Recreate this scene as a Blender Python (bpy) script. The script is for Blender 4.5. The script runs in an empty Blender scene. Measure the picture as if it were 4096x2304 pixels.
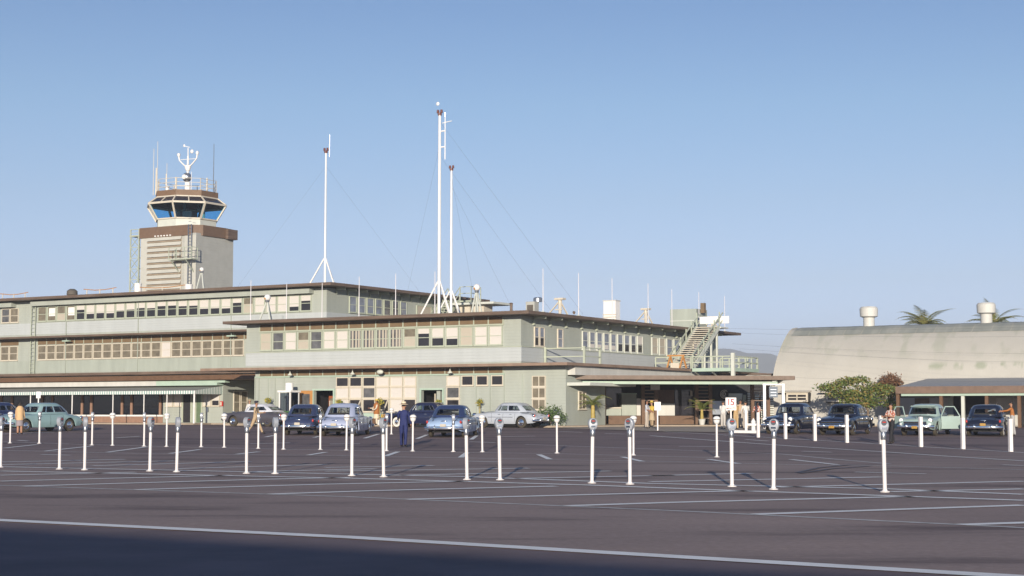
import bpy, bmesh, math, random
from mathutils import Vector, Matrix
random.seed(7)
sc = bpy.context.scene
COL = sc.collection
rad = math.radians
# ------------------------------------------------------------------ camera
FPX, CX, CY, HZ, CAMZ = 6487.0, 2048.0, 1152.0, 1644.0, 1.55     # calibrated on a 4096 px wide frame
PITCH = math.atan((HZ - CY) / FPX)
cam = bpy.data.cameras.new("camera"); cam.sensor_width = 36.0; cam.lens = 36.0 * FPX / 4096.0
cam.clip_start = 0.1; cam.clip_end = 20000.0
cam_o = bpy.data.objects.new("camera", cam); COL.objects.link(cam_o)
cam_o.location = (0, 0, CAMZ); cam_o.rotation_euler = (rad(90) + PITCH, 0, 0)
sc.camera = cam_o
# ------------------------------------------------------------------ light
SUN_EL, SUN_AZ = 9.5, 3.8        # low sun behind the camera; shadows run 3.8 deg right of straight ahead
SUN_STRENGTH, SKY_STRENGTH, EXPOSURE = 5.0, 0.12, 0.45
sh_dir = Vector((math.sin(rad(SUN_AZ)) * math.cos(rad(SUN_EL)), math.cos(rad(SUN_AZ)) * math.cos(rad(SUN_EL)), -math.sin(rad(SUN_EL))))
sun = bpy.data.lights.new("sun", 'SUN'); sun.energy = SUN_STRENGTH; sun.angle = rad(0.5); sun.color = (1.0, 0.895, 0.745)
sun_o = bpy.data.objects.new("sun", sun); COL.objects.link(sun_o)
sun_o.location = (-20, -200, 60); sun_o.rotation_euler = sh_dir.to_track_quat('-Z', 'Y').to_euler()
w = bpy.data.worlds.new("World"); sc.world = w; w.use_nodes = True
nt = w.node_tree; bg = nt.nodes['Background']; sky = nt.nodes.new('ShaderNodeTexSky')
sky.sky_type = 'NISHITA'; sky.sun_disc = False; sky.sun_elevation = rad(SUN_EL)
sky.sun_rotation = rad(180 + SUN_AZ)
sky.altitude = 0; sky.air_density = 1.0; sky.dust_density = 0.0; sky.ozone_density = 4.0
# slide-film rendering of the sky: lavender near the horizon, softer blue above
wtc = nt.nodes.new('ShaderNodeTexCoord'); wsp = nt.nodes.new('ShaderNodeSeparateXYZ'); nt.links.new(wtc.outputs['Generated'], wsp.inputs[0])
tint = []
def wmix(z0, z1, prev, col):
    mr = nt.nodes.new('ShaderNodeMapRange'); mr.inputs[1].default_value = z0; mr.inputs[2].default_value = z1; nt.links.new(wsp.outputs['Z'], mr.inputs[0])
    x = nt.nodes.new('ShaderNodeMix'); x.data_type = 'RGBA'; x.clamp_result = False; nt.links.new(mr.outputs[0], x.inputs[0])
    if hasattr(prev, 'is_linked'): nt.links.new(prev, x.inputs[6])
    else: x.inputs[6].default_value = (*prev, 1)
    x.inputs[7].default_value = (*col, 1); return x.outputs[2]
SKY_TINT = [(0.0, (1.32, 1.23, 1.98)), (0.041, (1.27, 1.16, 1.72)), (0.08, (1.22, 0.96, 1.14)), (0.129, (1.18, 0.905, 0.945)), (0.187, (1.07, 0.885, 0.88)), (0.244, (0.87, 0.765, 0.81)), (0.7, (1.1, 0.9, 0.9))]
tn = SKY_TINT[0][1]
for (za, ca), (zb, cb) in zip(SKY_TINT[:-1], SKY_TINT[1:]): tn = wmix(za, zb, tn, cb)
mul = nt.nodes.new('ShaderNodeMix'); mul.data_type = 'RGBA'; mul.blend_type = 'MULTIPLY'; mul.inputs[0].default_value = 1.0; mul.clamp_result = False
nt.links.new(sky.outputs[0], mul.inputs[6]); nt.links.new(tn, mul.inputs[7])
nt.links.new(mul.outputs[2], bg.inputs[0]); bg.inputs[1].default_value = SKY_STRENGTH
sc.view_settings.view_transform = 'Standard'; sc.view_settings.look = 'None'
sc.view_settings.exposure = EXPOSURE; sc.view_settings.gamma = 1.0; sc.view_settings.use_curve_mapping = False
# ------------------------------------------------------------------ measuring helpers (photo pixel -> place in the world)
def ray(x, y):
    a, b = (x - CX) / FPX, (CY - y) / FPX
    return Vector((a, math.cos(PITCH) - b * math.sin(PITCH), math.sin(PITCH) + b * math.cos(PITCH)))
CAM = Vector((0, 0, CAMZ))
def zg(Y):                                     # the lot rises gently towards the terminal
    t = min(1.0, max(0.0, (Y - 52.0) / 56.0)); return 0.52 * t * t * (3 - 2 * t)
def ground(x, y):
    d = ray(x, y); lo, hi = 3.0, 400.0
    for _ in range(60):
        m = (lo + hi) / 2
        if CAMZ + d.z / d.y * m > zg(m): lo = m
        else: hi = m
    p = CAM + d * (lo / d.y); p.z = zg(p.y); return p
def depth(x, y, Y):
    d = ray(x, y); return CAM + d * (Y / d.y)
TH = -math.atan(4080 / 6888.0)                 # turn of the terminal's facade
U = Vector((math.cos(TH), math.sin(TH), 0)); V = Vector((-math.sin(TH), math.cos(TH), 0))
S = 1.12                                       # terminal, tower, hut and canopy scaled about the camera, pushed back along sight lines
Z0 = CAMZ * (1 - S)                            # height offset that centres the scaling on the camera
K = depth(2263.5, 1644, 93.0 * S); K.z = 0.0   # near corner of the terminal's ground floor
def zm(z): return (z - Z0) / S                 # world height -> height before the scaling about the camera
def PF(x, y, v=0.0):                           # pixel on facade plane v -> (u, z)
    d = ray(x, y); t = ((K - CAM).dot(V) + v * S) / d.dot(V); q = CAM + d * t
    return (q - K).dot(U) / S, zm(q.z)
def PR(x, y, u=0.0):                           # pixel on side plane u -> (v, z)
    d = ray(x, y); t = ((K - CAM).dot(U) + u * S) / d.dot(U); q = CAM + d * t
    return (q - K).dot(V) / S, zm(q.z)
def WP(u, v, z=0.0):
    p = K + U * u * S + V * v * S; p.z = Z0 + S * z; return p
def WPr(u, v, z=0.0):
    p = WP(u, v); p.z = z; return p
def LP(p):
    q = p - K; return Vector((q.dot(U) / S, q.dot(V) / S, zm(p.z)))
# ------------------------------------------------------------------ mesh builder
class MB:
    def __init__(self): self.v = []; self.f = []; self.m = []; self.cuts = []
    def pieces(self):
        out = []
        for (a, fa), (b, fb) in zip(self.cuts, self.cuts[1:] + [(len(self.v), len(self.f))]):
            q = MB(); q.add(self.v[a:b], [tuple(i-a for i in f) for f in self.f[fa:fb]]); out.append(q)
        return out
    def add(self, vs, fs, mi=0):
        n = len(self.v); self.cuts.append((n, len(self.f))); self.v += [tuple(p) for p in vs]
        for f in fs: self.f.append(tuple(i + n for i in f)); self.m.append(mi)
        return self
    def box(self, x0, x1, y0, y1, z0, z1, mi=0):
        vs = [(x0,y0,z0),(x1,y0,z0),(x1,y1,z0),(x0,y1,z0),(x0,y0,z1),(x1,y0,z1),(x1,y1,z1),(x0,y1,z1)]
        return self.add(vs, [(0,3,2,1),(4,5,6,7),(0,1,5,4),(1,2,6,5),(2,3,7,6),(3,0,4,7)], mi)
    def quad(self, a, b, c, d, mi=0): return self.add([a, b, c, d], [(0,1,2,3)], mi)
    def prism(self, poly, z0, z1, mi=0):
        n = len(poly); vs = [(x,y,z0) for x,y in poly] + [(x,y,z1) for x,y in poly]
        fs = [tuple(range(n-1,-1,-1)), tuple(range(n,2*n))] + [(i,(i+1)%n,n+(i+1)%n,n+i) for i in range(n)]
        return self.add(vs, fs, mi)
    def prismx(self, poly, x0, x1, mi=0):         # polygon in y,z swept along x
        n = len(poly); vs = [(x0,y,z) for y,z in poly] + [(x1,y,z) for y,z in poly]
        fs = [tuple(range(n)), tuple(range(2*n-1,n-1,-1))] + [(n+i,n+(i+1)%n,(i+1)%n,i) for i in range(n)]
        return self.add(vs, fs, mi)
    def tube(self, a, b, r0, r1=None, n=8, mi=0, cap=True):
        a = Vector(a); b = Vector(b); r1 = r0 if r1 is None else r1
        d = (b - a); 
        if d.length < 1e-6: return self
        d.normalize(); s = Vector((0,0,1)) if abs(d.z) < .9 else Vector((1,0,0))
        p = d.cross(s).normalized(); q = d.cross(p)
        vs = []
        for c, r in ((a, r0), (b, r1)):
            for i in range(n):
                t = 2*math.pi*i/n; vs.append(c + p*math.cos(t)*r + q*math.sin(t)*r)
        fs = [(i,n+i,n+(i+1)%n,(i+1)%n) for i in range(n)]
        if cap: fs += [tuple(range(n)), tuple(range(2*n-1,n-1,-1))]
        return self.add(vs, fs, mi)
    def path(self, pts, r, n=6, mi=0):
        for a, b in zip(pts[:-1], pts[1:]): self.tube(a, b, r, r, n, mi)
        return self
    def bar(self, a, b, w, h=None, mi=0):         # square bar between two points
        a = Vector(a); b = Vector(b); h = h or w; d = (b-a).normalized()
        s = Vector((0,0,1)) if abs(d.z) < .9 else Vector((1,0,0))
        p = d.cross(s).normalized()*w/2; q = d.cross(p).normalized()*h/2
        vs = [c+i*p+j*q for c in (a,b) for i,j in ((-1,-1),(1,-1),(1,1),(-1,1))]
        return self.add(vs, [(3,2,1,0),(4,5,6,7),(0,1,5,4),(1,2,6,5),(2,3,7,6),(3,0,4,7)], mi)
    def lathe(self, prof, c=(0,0,0), n=16, axis='z', mi=0):
        vs = []; c = Vector(c)
        for r, h in prof:
            for i in range(n):
                t = 2*math.pi*i/n; x, y = r*math.cos(t), r*math.sin(t)
                p = (x,y,h) if axis == 'z' else ((h,x,y) if axis == 'x' else (y,h,x))
                vs.append(c + Vector(p))
        fs = []
        for k in range(len(prof)-1):
            for i in range(n): fs.append((k*n+i, k*n+(i+1)%n, (k+1)*n+(i+1)%n, (k+1)*n+i))
        fs += [tuple(range(n-1,-1,-1)), tuple(range((len(prof)-1)*n, len(prof)*n))]
        return self.add(vs, fs, mi)
    def ball(self, c, rx, ry=None, rz=None, nu=12, nv=8, mi=0):
        ry = ry or rx; rz = rz or rx
        prof = [(math.sin(math.pi*k/nv), -math.cos(math.pi*k/nv)) for k in range(nv+1)]
        prof[0] = (0.02,-1); prof[-1] = (0.02,1)
        n0 = len(self.v); self.lathe(prof, (0,0,0), nu, 'z', mi)
        for i in range(n0, len(self.v)):
            x,y,z = self.v[i]; self.v[i] = (c[0]+x*rx, c[1]+y*ry, c[2]+z*rz)
        return self
    def xf(self, M, start=0):
        for i in range(start, len(self.v)): self.v[i] = tuple(M @ Vector(self.v[i]))
        return self
    def mesh(self, name, mats, smooth=False, off=(0,0,0), k=1.0):
        me = bpy.data.meshes.new(name)
        me.from_pydata([((x-off[0])*k, (y-off[1])*k, (z-off[2])*k) for x,y,z in self.v], [], self.f)
        if not isinstance(mats, (list, tuple)): mats = [mats]
        for m in mats: me.materials.append(m)
        if len(mats) > 1:
            for p, mi in zip(me.polygons, self.m): p.material_index = mi
        if smooth:
            for p in me.polygons: p.use_smooth = True
        bm = bmesh.new(); bm.from_mesh(me); bmesh.ops.recalc_face_normals(bm, faces=bm.faces)
        if smooth == 'auto':
            for e in bm.edges:
                if len(e.link_faces) == 2 and e.calc_face_angle(0) > 0.7: e.smooth = False
        bm.to_mesh(me); bm.free()
        return me
    def build(self, name, mats, parent=None, smooth=False, off=(0,0,0), loc=None, rz=0.0, k=1.0):
        o = bpy.data.objects.new(name, self.mesh(name, mats, smooth, off, k)); COL.objects.link(o)
        if parent: o.parent = parent
        if loc is not None: o.location = loc
        if rz: o.rotation_euler = (0,0,rz)
        return o
def tag(o, label=None, cat=None, group=None, kind=None):
    if label: o['label'] = label
    if cat: o['category'] = cat
    if group: o['group'] = group
    if kind: o['kind'] = kind
    return o
def thing(name, label, cat, loc=(0,0,0), rz=0.0, group=None):
    o = bpy.data.objects.new(name, None); COL.objects.link(o); o.empty_display_size = 0.3
    o.location = loc; o.rotation_euler = (0,0,rz); return tag(o, label, cat, group)
def kids(o): return list(o.children)
def dup(o, parent=None):
    c = o.copy(); COL.objects.link(c)
    if parent: c.parent = parent
    for ch in kids(o): dup(ch, c)
    return c
def copy_thing(o, loc, rz=None, label=None, group=None):
    c = dup(o); c.location = loc
    if rz is not None: c.rotation_euler = (0,0,rz)
    return tag(c, label, None, group)
# ------------------------------------------------------------------ materials
def mat(name, col, rough=0.6, metal=0.0, var=0.0, scale=3.0, bump=0.0, bscale=40.0, siding=0.0, stretch=None, spec=0.5, coat=0.0, col2=None):
    m = bpy.data.materials.new(name); m.use_nodes = True; t = m.node_tree; L = t.links.new
    b = t.nodes['Principled BSDF']; b.inputs['Base Color'].default_value = (*col, 1)
    b.inputs['Roughness'].default_value = rough; b.inputs['Metallic'].default_value = metal
    b.inputs['Specular IOR Level'].default_value = spec; b.inputs['Coat Weight'].default_value = coat
    b.inputs['Coat Roughness'].default_value = 0.08
    tc = t.nodes.new('ShaderNodeTexCoord'); mp = t.nodes.new('ShaderNodeMapping'); L(tc.outputs['Object'], mp.inputs[0])
    if stretch: mp.inputs['Scale'].default_value = stretch
    if var > 0:
        n = t.nodes.new('ShaderNodeTexNoise'); n.inputs['Scale'].default_value = scale; n.inputs['Detail'].default_value = 6
        n.inputs['Roughness'].default_value = 0.62; L(mp.outputs[0], n.inputs['Vector'])
        r = t.nodes.new('ShaderNodeValToRGB'); r.color_ramp.elements[0].position = 0.32; r.color_ramp.elements[1].position = 0.7
        c2 = col2 or tuple(min(1, c*(1+var)) for c in col)
        r.color_ramp.elements[0].color = (*[c*(1-var) for c in col], 1); r.color_ramp.elements[1].color = (*c2, 1)
        L(n.outputs['Fac'], r.inputs[0]); L(r.outputs[0], b.inputs['Base Color'])
    if bump > 0 or siding > 0:
        bp = t.nodes.new('ShaderNodeBump'); bp.inputs['Strength'].default_value = 0.6
        if siding > 0:
            sx = t.nodes.new('ShaderNodeSeparateXYZ'); L(tc.outputs['Object'], sx.inputs[0])
            d = t.nodes.new('ShaderNodeMath'); d.operation = 'DIVIDE'; L(sx.outputs['Z'], d.inputs[0]); d.inputs[1].default_value = siding
            fr = t.nodes.new('ShaderNodeMath'); fr.operation = 'FRACT'; L(d.outputs[0], fr.inputs[0])
            inv = t.nodes.new('ShaderNodeMath'); inv.operation = 'SUBTRACT'; inv.inputs[0].default_value = 1; L(fr.outputs[0], inv.inputs[1])
            L(inv.outputs[0], bp.inputs['Height']); bp.inputs['Distance'].default_value = 0.02
        else:
            n2 = t.nodes.new('ShaderNodeTexNoise'); n2.inputs['Scale'].default_value = bscale; n2.inputs['Detail'].default_value = 4
            L(mp.outputs[0], n2.inputs['Vector']); L(n2.outputs['Fac'], bp.inputs['Height']); bp.inputs['Distance'].default_value = bump
        L(bp.outputs[0], b.inputs['Normal'])
    return m
def glass(name, tint=(0.5,0.55,0.6), alpha=0.55, rough=0.03):
    m = bpy.data.materials.new(name); m.use_nodes = True; t = m.node_tree
    t.nodes.remove(t.nodes['Principled BSDF']); out = t.nodes['Material Output']
    tr = t.nodes.new('ShaderNodeBsdfTransparent'); tr.inputs[0].default_value = (*tint, 1)
    gl = t.nodes.new('ShaderNodeBsdfGlossy'); gl.inputs['Roughness'].default_value = rough
    lw = t.nodes.new('ShaderNodeLayerWeight'); pw = t.nodes.new('ShaderNodeMath'); pw.operation = 'POWER'; t.links.new(lw.outputs['Facing'], pw.inputs[0]); pw.inputs[1].default_value = 4.0
    ma = t.nodes.new('ShaderNodeMath'); ma.operation = 'MULTIPLY_ADD'; t.links.new(pw.outputs[0], ma.inputs[0]); ma.inputs[1].default_value = .9; ma.inputs[2].default_value = .05
    mx = t.nodes.new('ShaderNodeMixShader'); t.links.new(ma.outputs[0], mx.inputs[0])
    t.links.new(tr.outputs[0], mx.inputs[1]); t.links.new(gl.outputs[0], mx.inputs[2]); t.links.new(mx.outputs[0], out.inputs[0])
    return m
mt = {}
mt['siding'] = mat('mint_siding', (.355,.380,.340), .62, var=.08, scale=.9, stretch=(1.3,1.3,.22), siding=.2)
mt['siding_grey'] = mat('grey_siding', (.425,.450,.450), .62, var=.05, scale=.9, stretch=(1.3,1.3,.22), siding=.2)
mt['panel'] = mat('mint_panel', (.33,.36,.315), .65, var=.11, scale=.9, stretch=(1.3,1.3,.22))
mt['pale'] = mat('pale_trim', (0.544,0.560,0.504), .55, var=.06, scale=2)
mt['mint'] = mat('mint_trim', (0.376,0.480,0.400), .5, var=.06, scale=2)
mt['cream'] = mat('cream_frame', (.56,.505,.415), .5, var=.07, scale=4)
mt['green_frame'] = mat('green_frame', (0.400,0.432,0.344), .5, var=.06, scale=4)
mt['white'] = mat('white_paint', (0.760,0.741,0.722), .45, var=.05, scale=5)
mt['white_wall'] = mat('white_wall', (0.528,0.520,0.488), .6, var=.11, scale=.9, stretch=(1.3,1.3,.22))
mt['fascia'] = mat('brown_fascia', (.115,.075,.055), .6, var=.2, scale=1.5, stretch=(.4,.4,4), col2=(.17,.12,.09))
mt['transom'] = mat('brown_transom', (0.172,0.116,0.066), .6, var=.12, scale=2)
mt['brown'] = mat('brown_wood', (0.128,0.068,0.036), .6, var=.15, scale=3)
mt['brown_lt'] = mat('weathered_brown', (.25,.17,.125), .7, var=.18, scale=1.6)
mt['roofing'] = mat('roofing_felt', (.13,.12,.115), .9, var=.2, scale=1)
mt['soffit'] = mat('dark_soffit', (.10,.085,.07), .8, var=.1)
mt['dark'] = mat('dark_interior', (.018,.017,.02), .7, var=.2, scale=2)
mt['pane_dark'] = mat('dark_room_pane', (.022,.02,.024), .07, var=.2, scale=1.5)  # unlit room behind the opening is put into this near-black colour
mt['pane_screen'] = mat('curtained_pane', (0.172,0.148,0.108), .22, var=.3, scale=1.6)
mt['pane_sky'] = mat('sky_reflection_pane', (.20,.22,.27), .06, var=.3, scale=1.2)  # reflected sky is put into the base colour of these panes
mt['pane_grey'] = mat('grey_pane', (.10,.10,.105), .1, var=.45, scale=1.5)
mt['blind'] = mat('window_blind', (.58,.545,.51), .6, var=.06, scale=6, stretch=(.2,.2,8))
mt['blind_tan'] = mat('tan_blind', (.44,.395,.325), .6, var=.06, scale=6, stretch=(.2,.2,8))
mt['concrete'] = mat('concrete', (0.288,0.264,0.232), .8, var=.12, scale=2, bump=.004)
mt['chrome'] = mat('chrome', (.80,.82,.85), .13, 1.0)
mt['steel'] = mat('brushed_steel', (.36,.38,.42), .35, .85, var=.1, scale=8)
mt['black'] = mat('black_rubber', (.02,.019,.018), .75, var=.3, scale=6)
mt['tyre'] = mat('dusty_tyre', (.055,.045,.032), .85, var=.25, scale=6)
mt['red'] = mat('red_lens', (.45,.03,.02), .25)
mt['orange'] = mat('orange_wood', (0.440,0.208,0.064), .55, var=.1)
mt['redwood'] = mat('red_wood_door', (.28,.08,.03), .4, var=.2, scale=4)
mt['brick'] = mat('pinkish_brick', (0.272,0.160,0.112), .8, var=.15, scale=4)
mt['yellow'] = mat('yellow_petals', (.66,.46,.06), .6, var=.3, scale=9)
mt['glass'] = glass('clear_glass', (.62,.66,.68))
mt['carglass'] = glass('car_glass', (.55,.60,.64))
mt['wire'] = mat('wire', (.08,.08,.09), .6)
# ================================================================== GROUND
def asphalt():
    m = bpy.data.materials.new('asphalt'); m.use_nodes = True; t = m.node_tree; L = t.links.new
    b = t.nodes['Principled BSDF']; b.inputs['Roughness'].default_value = .85; b.inputs['Specular IOR Level'].default_value = .15
    tc = t.nodes.new('ShaderNodeTexCoord')
    def noise(scale, det, sx=1, sy=1, rot=0):
        mp = t.nodes.new('ShaderNodeMapping'); L(tc.outputs['Object'], mp.inputs[0]); mp.inputs['Scale'].default_value = (sx, sy, 1)
        mp.inputs['Rotation'].default_value = (0, 0, rot)
        n = t.nodes.new('ShaderNodeTexNoise'); n.inputs['Scale'].default_value = scale; n.inputs['Detail'].default_value = det
        n.inputs['Roughness'].default_value = .6; L(mp.outputs[0], n.inputs['Vector']); return n.outputs['Fac']
    def ramp(f, stops):
        r = t.nodes.new('ShaderNodeValToRGB'); e = r.color_ramp.elements
        e[0].position, e[0].color = stops[0][0], (*stops[0][1], 1); e[1].position, e[1].color = stops[-1][0], (*stops[-1][1], 1)
        for p, c in stops[1:-1]: q = e.new(p); q.color = (*c, 1)
        L(f, r.inputs[0]); return r.outputs[0]
    def mix(kind, fac, a, c):
        x = t.nodes.new('ShaderNodeMix'); x.data_type = 'RGBA'; x.blend_type = kind
        x.inputs[0].default_value = fac; L(a, x.inputs[6]); L(c, x.inputs[7]); return x.outputs[2]
    base = ramp(noise(.06, 5), [(.3, (.295,.224,.200)), (.7, (.378,.288,.256))])                 # broad worn areas
    pat = ramp(noise(.5, 6, .3, 1.0, math.radians(30)), [(.30, (.42,.40,.42)), (.46, (.93,.93,.93)), (.75, (1.12,1.10,1.08))])   # parked-car stains, drawn out along the stalls
    grit = ramp(noise(9, 4), [(.3, (.80,.80,.80)), (.6, (1.0,1.0,1.0)), (.8, (1.3,1.28,1.25))])
    chip = ramp(noise(38, 2), [(.70, (1,1,1)), (.76, (1.7,1.62,1.5))])
    c = mix('MULTIPLY', 1, base, pat); c = mix('MULTIPLY', .8, c, grit); c = mix('MULTIPLY', .8, c, chip)
    sy = t.nodes.new('ShaderNodeSeparateXYZ'); L(tc.outputs['Object'], sy.inputs[0]); mr = t.nodes.new('ShaderNodeMapRange')      # the asphalt colour turns darker and bluer towards the far half of the lot
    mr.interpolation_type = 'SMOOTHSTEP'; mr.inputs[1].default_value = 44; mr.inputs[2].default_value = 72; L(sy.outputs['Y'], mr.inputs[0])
    far_tint = t.nodes.new('ShaderNodeMix'); far_tint.data_type = 'RGBA'; L(mr.outputs[0], far_tint.inputs[0]); far_tint.inputs[6].default_value = (1,1,1,1); far_tint.inputs[7].default_value = (.68,.66,.71,1)
    c = mix('MULTIPLY', 1, c, far_tint.outputs[2])
    L(c, b.inputs['Base Color'])
    bp = t.nodes.new('ShaderNodeBump'); bp.inputs['Strength'].default_value = .35; bp.inputs['Distance'].default_value = .006
    L(noise(60, 3), bp.inputs['Height']); L(bp.outputs[0], b.inputs['Normal'])
    return m
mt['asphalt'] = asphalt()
mt['line'] = mat('road_paint', (.92,.88,.82), .6, var=.12, scale=1.6, col2=(.95,.92,.87))
mt['line_worn'] = mat('worn_road_paint', (.52,.49,.46), .7, var=.3, scale=4)
ys = [-300, -60, 0] + list(range(10, 52, 6)) + list(range(52, 107, 4)) + [110, 150, 300, 900, 2000, 3000, 5000]
xs = [-3500, -600, -100, -40, -20, 0, 20, 40, 100, 600, 3500]
g = MB(); g.add([(x, y, zg(y)) for y in ys for x in xs], [(j*len(xs)+i, j*len(xs)+i+1, (j+1)*len(xs)+i+1, (j+1)*len(xs)+i) for j in range(len(ys)-1) for i in range(len(xs)-1)])
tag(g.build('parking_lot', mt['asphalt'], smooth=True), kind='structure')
def ribbon(mb, pts, w, dz=.005):
    P = [ground(*p) for p in pts]; Q = [P[0]]
    for a, b in zip(P[:-1], P[1:]):
        n = max(1, int((b-a).length/4))
        for i in range(1, n+1):
            q = a.lerp(b, i/n); q.z = zg(q.y); Q.append(q)
    L_, R_ = [], []
    for i, q in enumerate(Q):
        d = (Q[min(i+1, len(Q)-1)] - Q[max(i-1, 0)]); d.z = 0; d.normalize(); s = Vector((-d.y, d.x, 0))*w/2
        l = q+s; r = q-s; l.z = zg(l.y)+dz; r.z = zg(r.y)+dz; L_.append(l); R_.append(r)
    n = len(Q); mb.add(L_+R_, [(i, n+i, n+i+1, i+1) for i in range(n-1)])
edge = MB(); ribbon(edge, [(-260,2070),(0,2083),(1400,2152),(2650,2227),(3650,2286),(4400,2330)], .34, .012)
tag(edge.build('road_edge_line', mt['line']), kind='structure')
# newer, darker road surface on the near side of the edge line
def edge_y(x): return 2086 + 69.5*x/1400.0 if x < 1400 else 2155.5 + (x-1400)*.0595
pr = [ground(x, edge_y(x)+4) for x in (-700,-200,0,700,1400,2650,3650,4400)]; rd = MB(); dv = (ground(2650,edge_y(2650))-ground(0,edge_y(0))).normalized(); nv = Vector((dv.y,-dv.x,0))
rv = [pr[0]-dv*60] + pr + [pr[-1]+dv*30]; n_r = len(rv)
rd.add([(p.x,p.y,zg(p.y)+.004) for p in rv]+[(p.x+nv.x*11,p.y+nv.y*11,.004) for p in rv], [(i,n_r+i,n_r+i+1,i+1) for i in range(n_r-1)])
mt['road'] = mat('dark_road', (.18,.138,.142), .85, var=.16, scale=.5, bump=.004, bscale=60, spec=.15)
tag(rd.build('road', mt['road']), kind='structure')
worn = MB()                                                                 # thin faded boundaries of the rows
for pts in ([(-200,1936),(0,1942),(1400,1988),(2700,2043.7),(4096,2112),(4300,2122)],
            [(0,1801),(543,1814),(1300,1822),(2600,1845),(3297,1861),(3560,1864),(4096,1880)],
            [(0,1767),(338,1778),(800,1790),(1600,1806),(2228,1815),(2868,1831)],
            [(2100,1778),(2600,1796),(3123,1816),(3558,1856)]):
    ribbon(worn, pts, .18, .005)
tag(worn.build('faded_row_line', mt['line_worn']), kind='structure')
stalls = MB()
SEG = [((0,1902),(543,1890)), ((0,1926),(924,1902)), ((90,1946),(1033,1919),(1400,1911)), ((543,1960),(1300,1938),(1865,1926)), ((1079,1978),(1500,1964),(2224,1946)),
     ((1626,1999),(2700,1971),(3006,1964)), ((2267,2025),(2700,2011),(3645,1987)), ((3018,2059),(4096,2022)), ((3843,2101),(4200,2089)),
     ((0,1885),(1400,1914),(2333,1941),(2948,1964),(4096,2003)), ((0,1868),(700,1882),(1870,1908),(2600,1935),(3529,1956),(4096,1979)),
     ((2600,1928),(3529,1909)), ((2600,1904),(3006,1894.5)), ((3111,1950),(4096,1926)), ((3560,1968),(4096,1957)), ((1300,1871),(1735,1863)), ((1300,1886),(2115,1874)), ((1604,1902),(2441,1885)),
     ((2061,1915),(2700,1902)), ((0,1849),(500,1838)), ((0,1860),(700,1844)), ((370,1864),(1000,1847)), ((700,1876),(1300,1859)), ((1000,1888),(1500,1876)),
     ((2600,1724),(3400,1769),(4096,1811))]
for s in SEG: ribbon(stalls, s, .15 if s[0] == (2600,1724) else .29, .009)
tag(stalls.build('parking_stall_line', mt['line']), kind='structure')
short = MB()
for s in [((2600,1743.5),(3181,1786),(3558,1810),(4096,1845)), ((2983,1759),(3076,1765)), ((3210,1806),(3326,1810)), ((2716,1786),(2861,1788)), ((3419,1890),(3703,1897)),
          ((4011,1861),(4096,1864)), ((3163,1839),(3349,1860)), ((2832,1838),(2954,1856)), ((0,1737),(217,1729)), ((19,1793),(149,1779)),
          ((183,1805),(370,1785)), ((429,1810),(590,1788)), ((680,1815),(800,1799)), ((165,1819),(280,1822)), ((466,1752),(559,1746)), ((71,1762),(112,1765)),
          ((946,1818),(1036,1808)), ((1231,1822),(1303,1810)), ((1542,1825.5),(1592,1808)), ((1843,1831),(1868,1812)), ((2155,1819),(2199,1838)), ((2489,1828.6),(2569.6,1847)),
          ((1061,1749),(1098,1742)), ((1256,1751),(1278,1746)), ((1458,1754),(1514,1737)), ((1668,1756),(1708,1740)), ((1885,1759),(1907,1743)), ((1984,1748),(2140,1745)),
          ((820,1714),(960,1712)), ((1000,1776),(1160,1772)), ((1320,1777),(1440,1776)), ((1880,1768),(1980,1771)), ((1870,1846),(2000,1849)), ((2240,1727),(2330,1730)), ((2420,1735),(2500,1737))]:
    ribbon(short, s, .2, .013)
tag(short.build('short_bay_line', mt['line']), kind='structure')
# tyre marks: dark curved rubber streaks on the right of the lot
mt['rubber'] = mat('rubber_streak', (.10,.085,.09), .6, var=.15, scale=3)
tm = MB()
for s in [((3188,1892),(3280,1872),(3400,1861),(3560,1858)), ((3200,1895),(3330,1876),(3480,1866))]: ribbon(tm, s, .14, .017)
tag(tm.build('tyre_mark', mt['rubber']), kind='structure')
# sidewalk in front of the terminal, stepping up .12 m from the lot
sw = MB(); poly = [(-62, 1.8), (-29.6, 1.8), (-29.6, 3.6), (-24, 3.6), (-24, -1.5), (.6, -1.5)]
out = [WP(u, v) for u, v in poly] + [Vector((8, 106.5, 0)), Vector((18, 107.5, 0)), WP(14,14), WP(-20,26), WP(-62,26)]
sw.prism([(p.x, p.y) for p in out], .2, .62)
mt['walk'] = mat('sidewalk', (.36,.29,.22), .85, var=.12, scale=1.5, bump=.004)
fc = MB(); fp = [ground(2180,1713), ground(2640,1727), ground(2900,1731), ground(3040,1731)]
bk_ = [Vector((4, 105, 0)), Vector((9, 107.5, 0)), Vector((14, 108, 0)), Vector((19, 108.5, 0))]
rows_ = [[a_.lerp(b_, k/4) for a_, b_ in zip(fp, bk_)] for k in range(5)]
fc.add([(p.x, p.y, zg(p.y)+.03) for r_ in rows_ for p in r_], [(j*4+i, j*4+i+1, (j+1)*4+i+1, (j+1)*4+i) for j in range(4) for i in range(3)])
tag(fc.build('walkway', mt['walk'], smooth=True), kind='structure')
tag(sw.build('sidewalk', mt['walk']), kind='structure')
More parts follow.
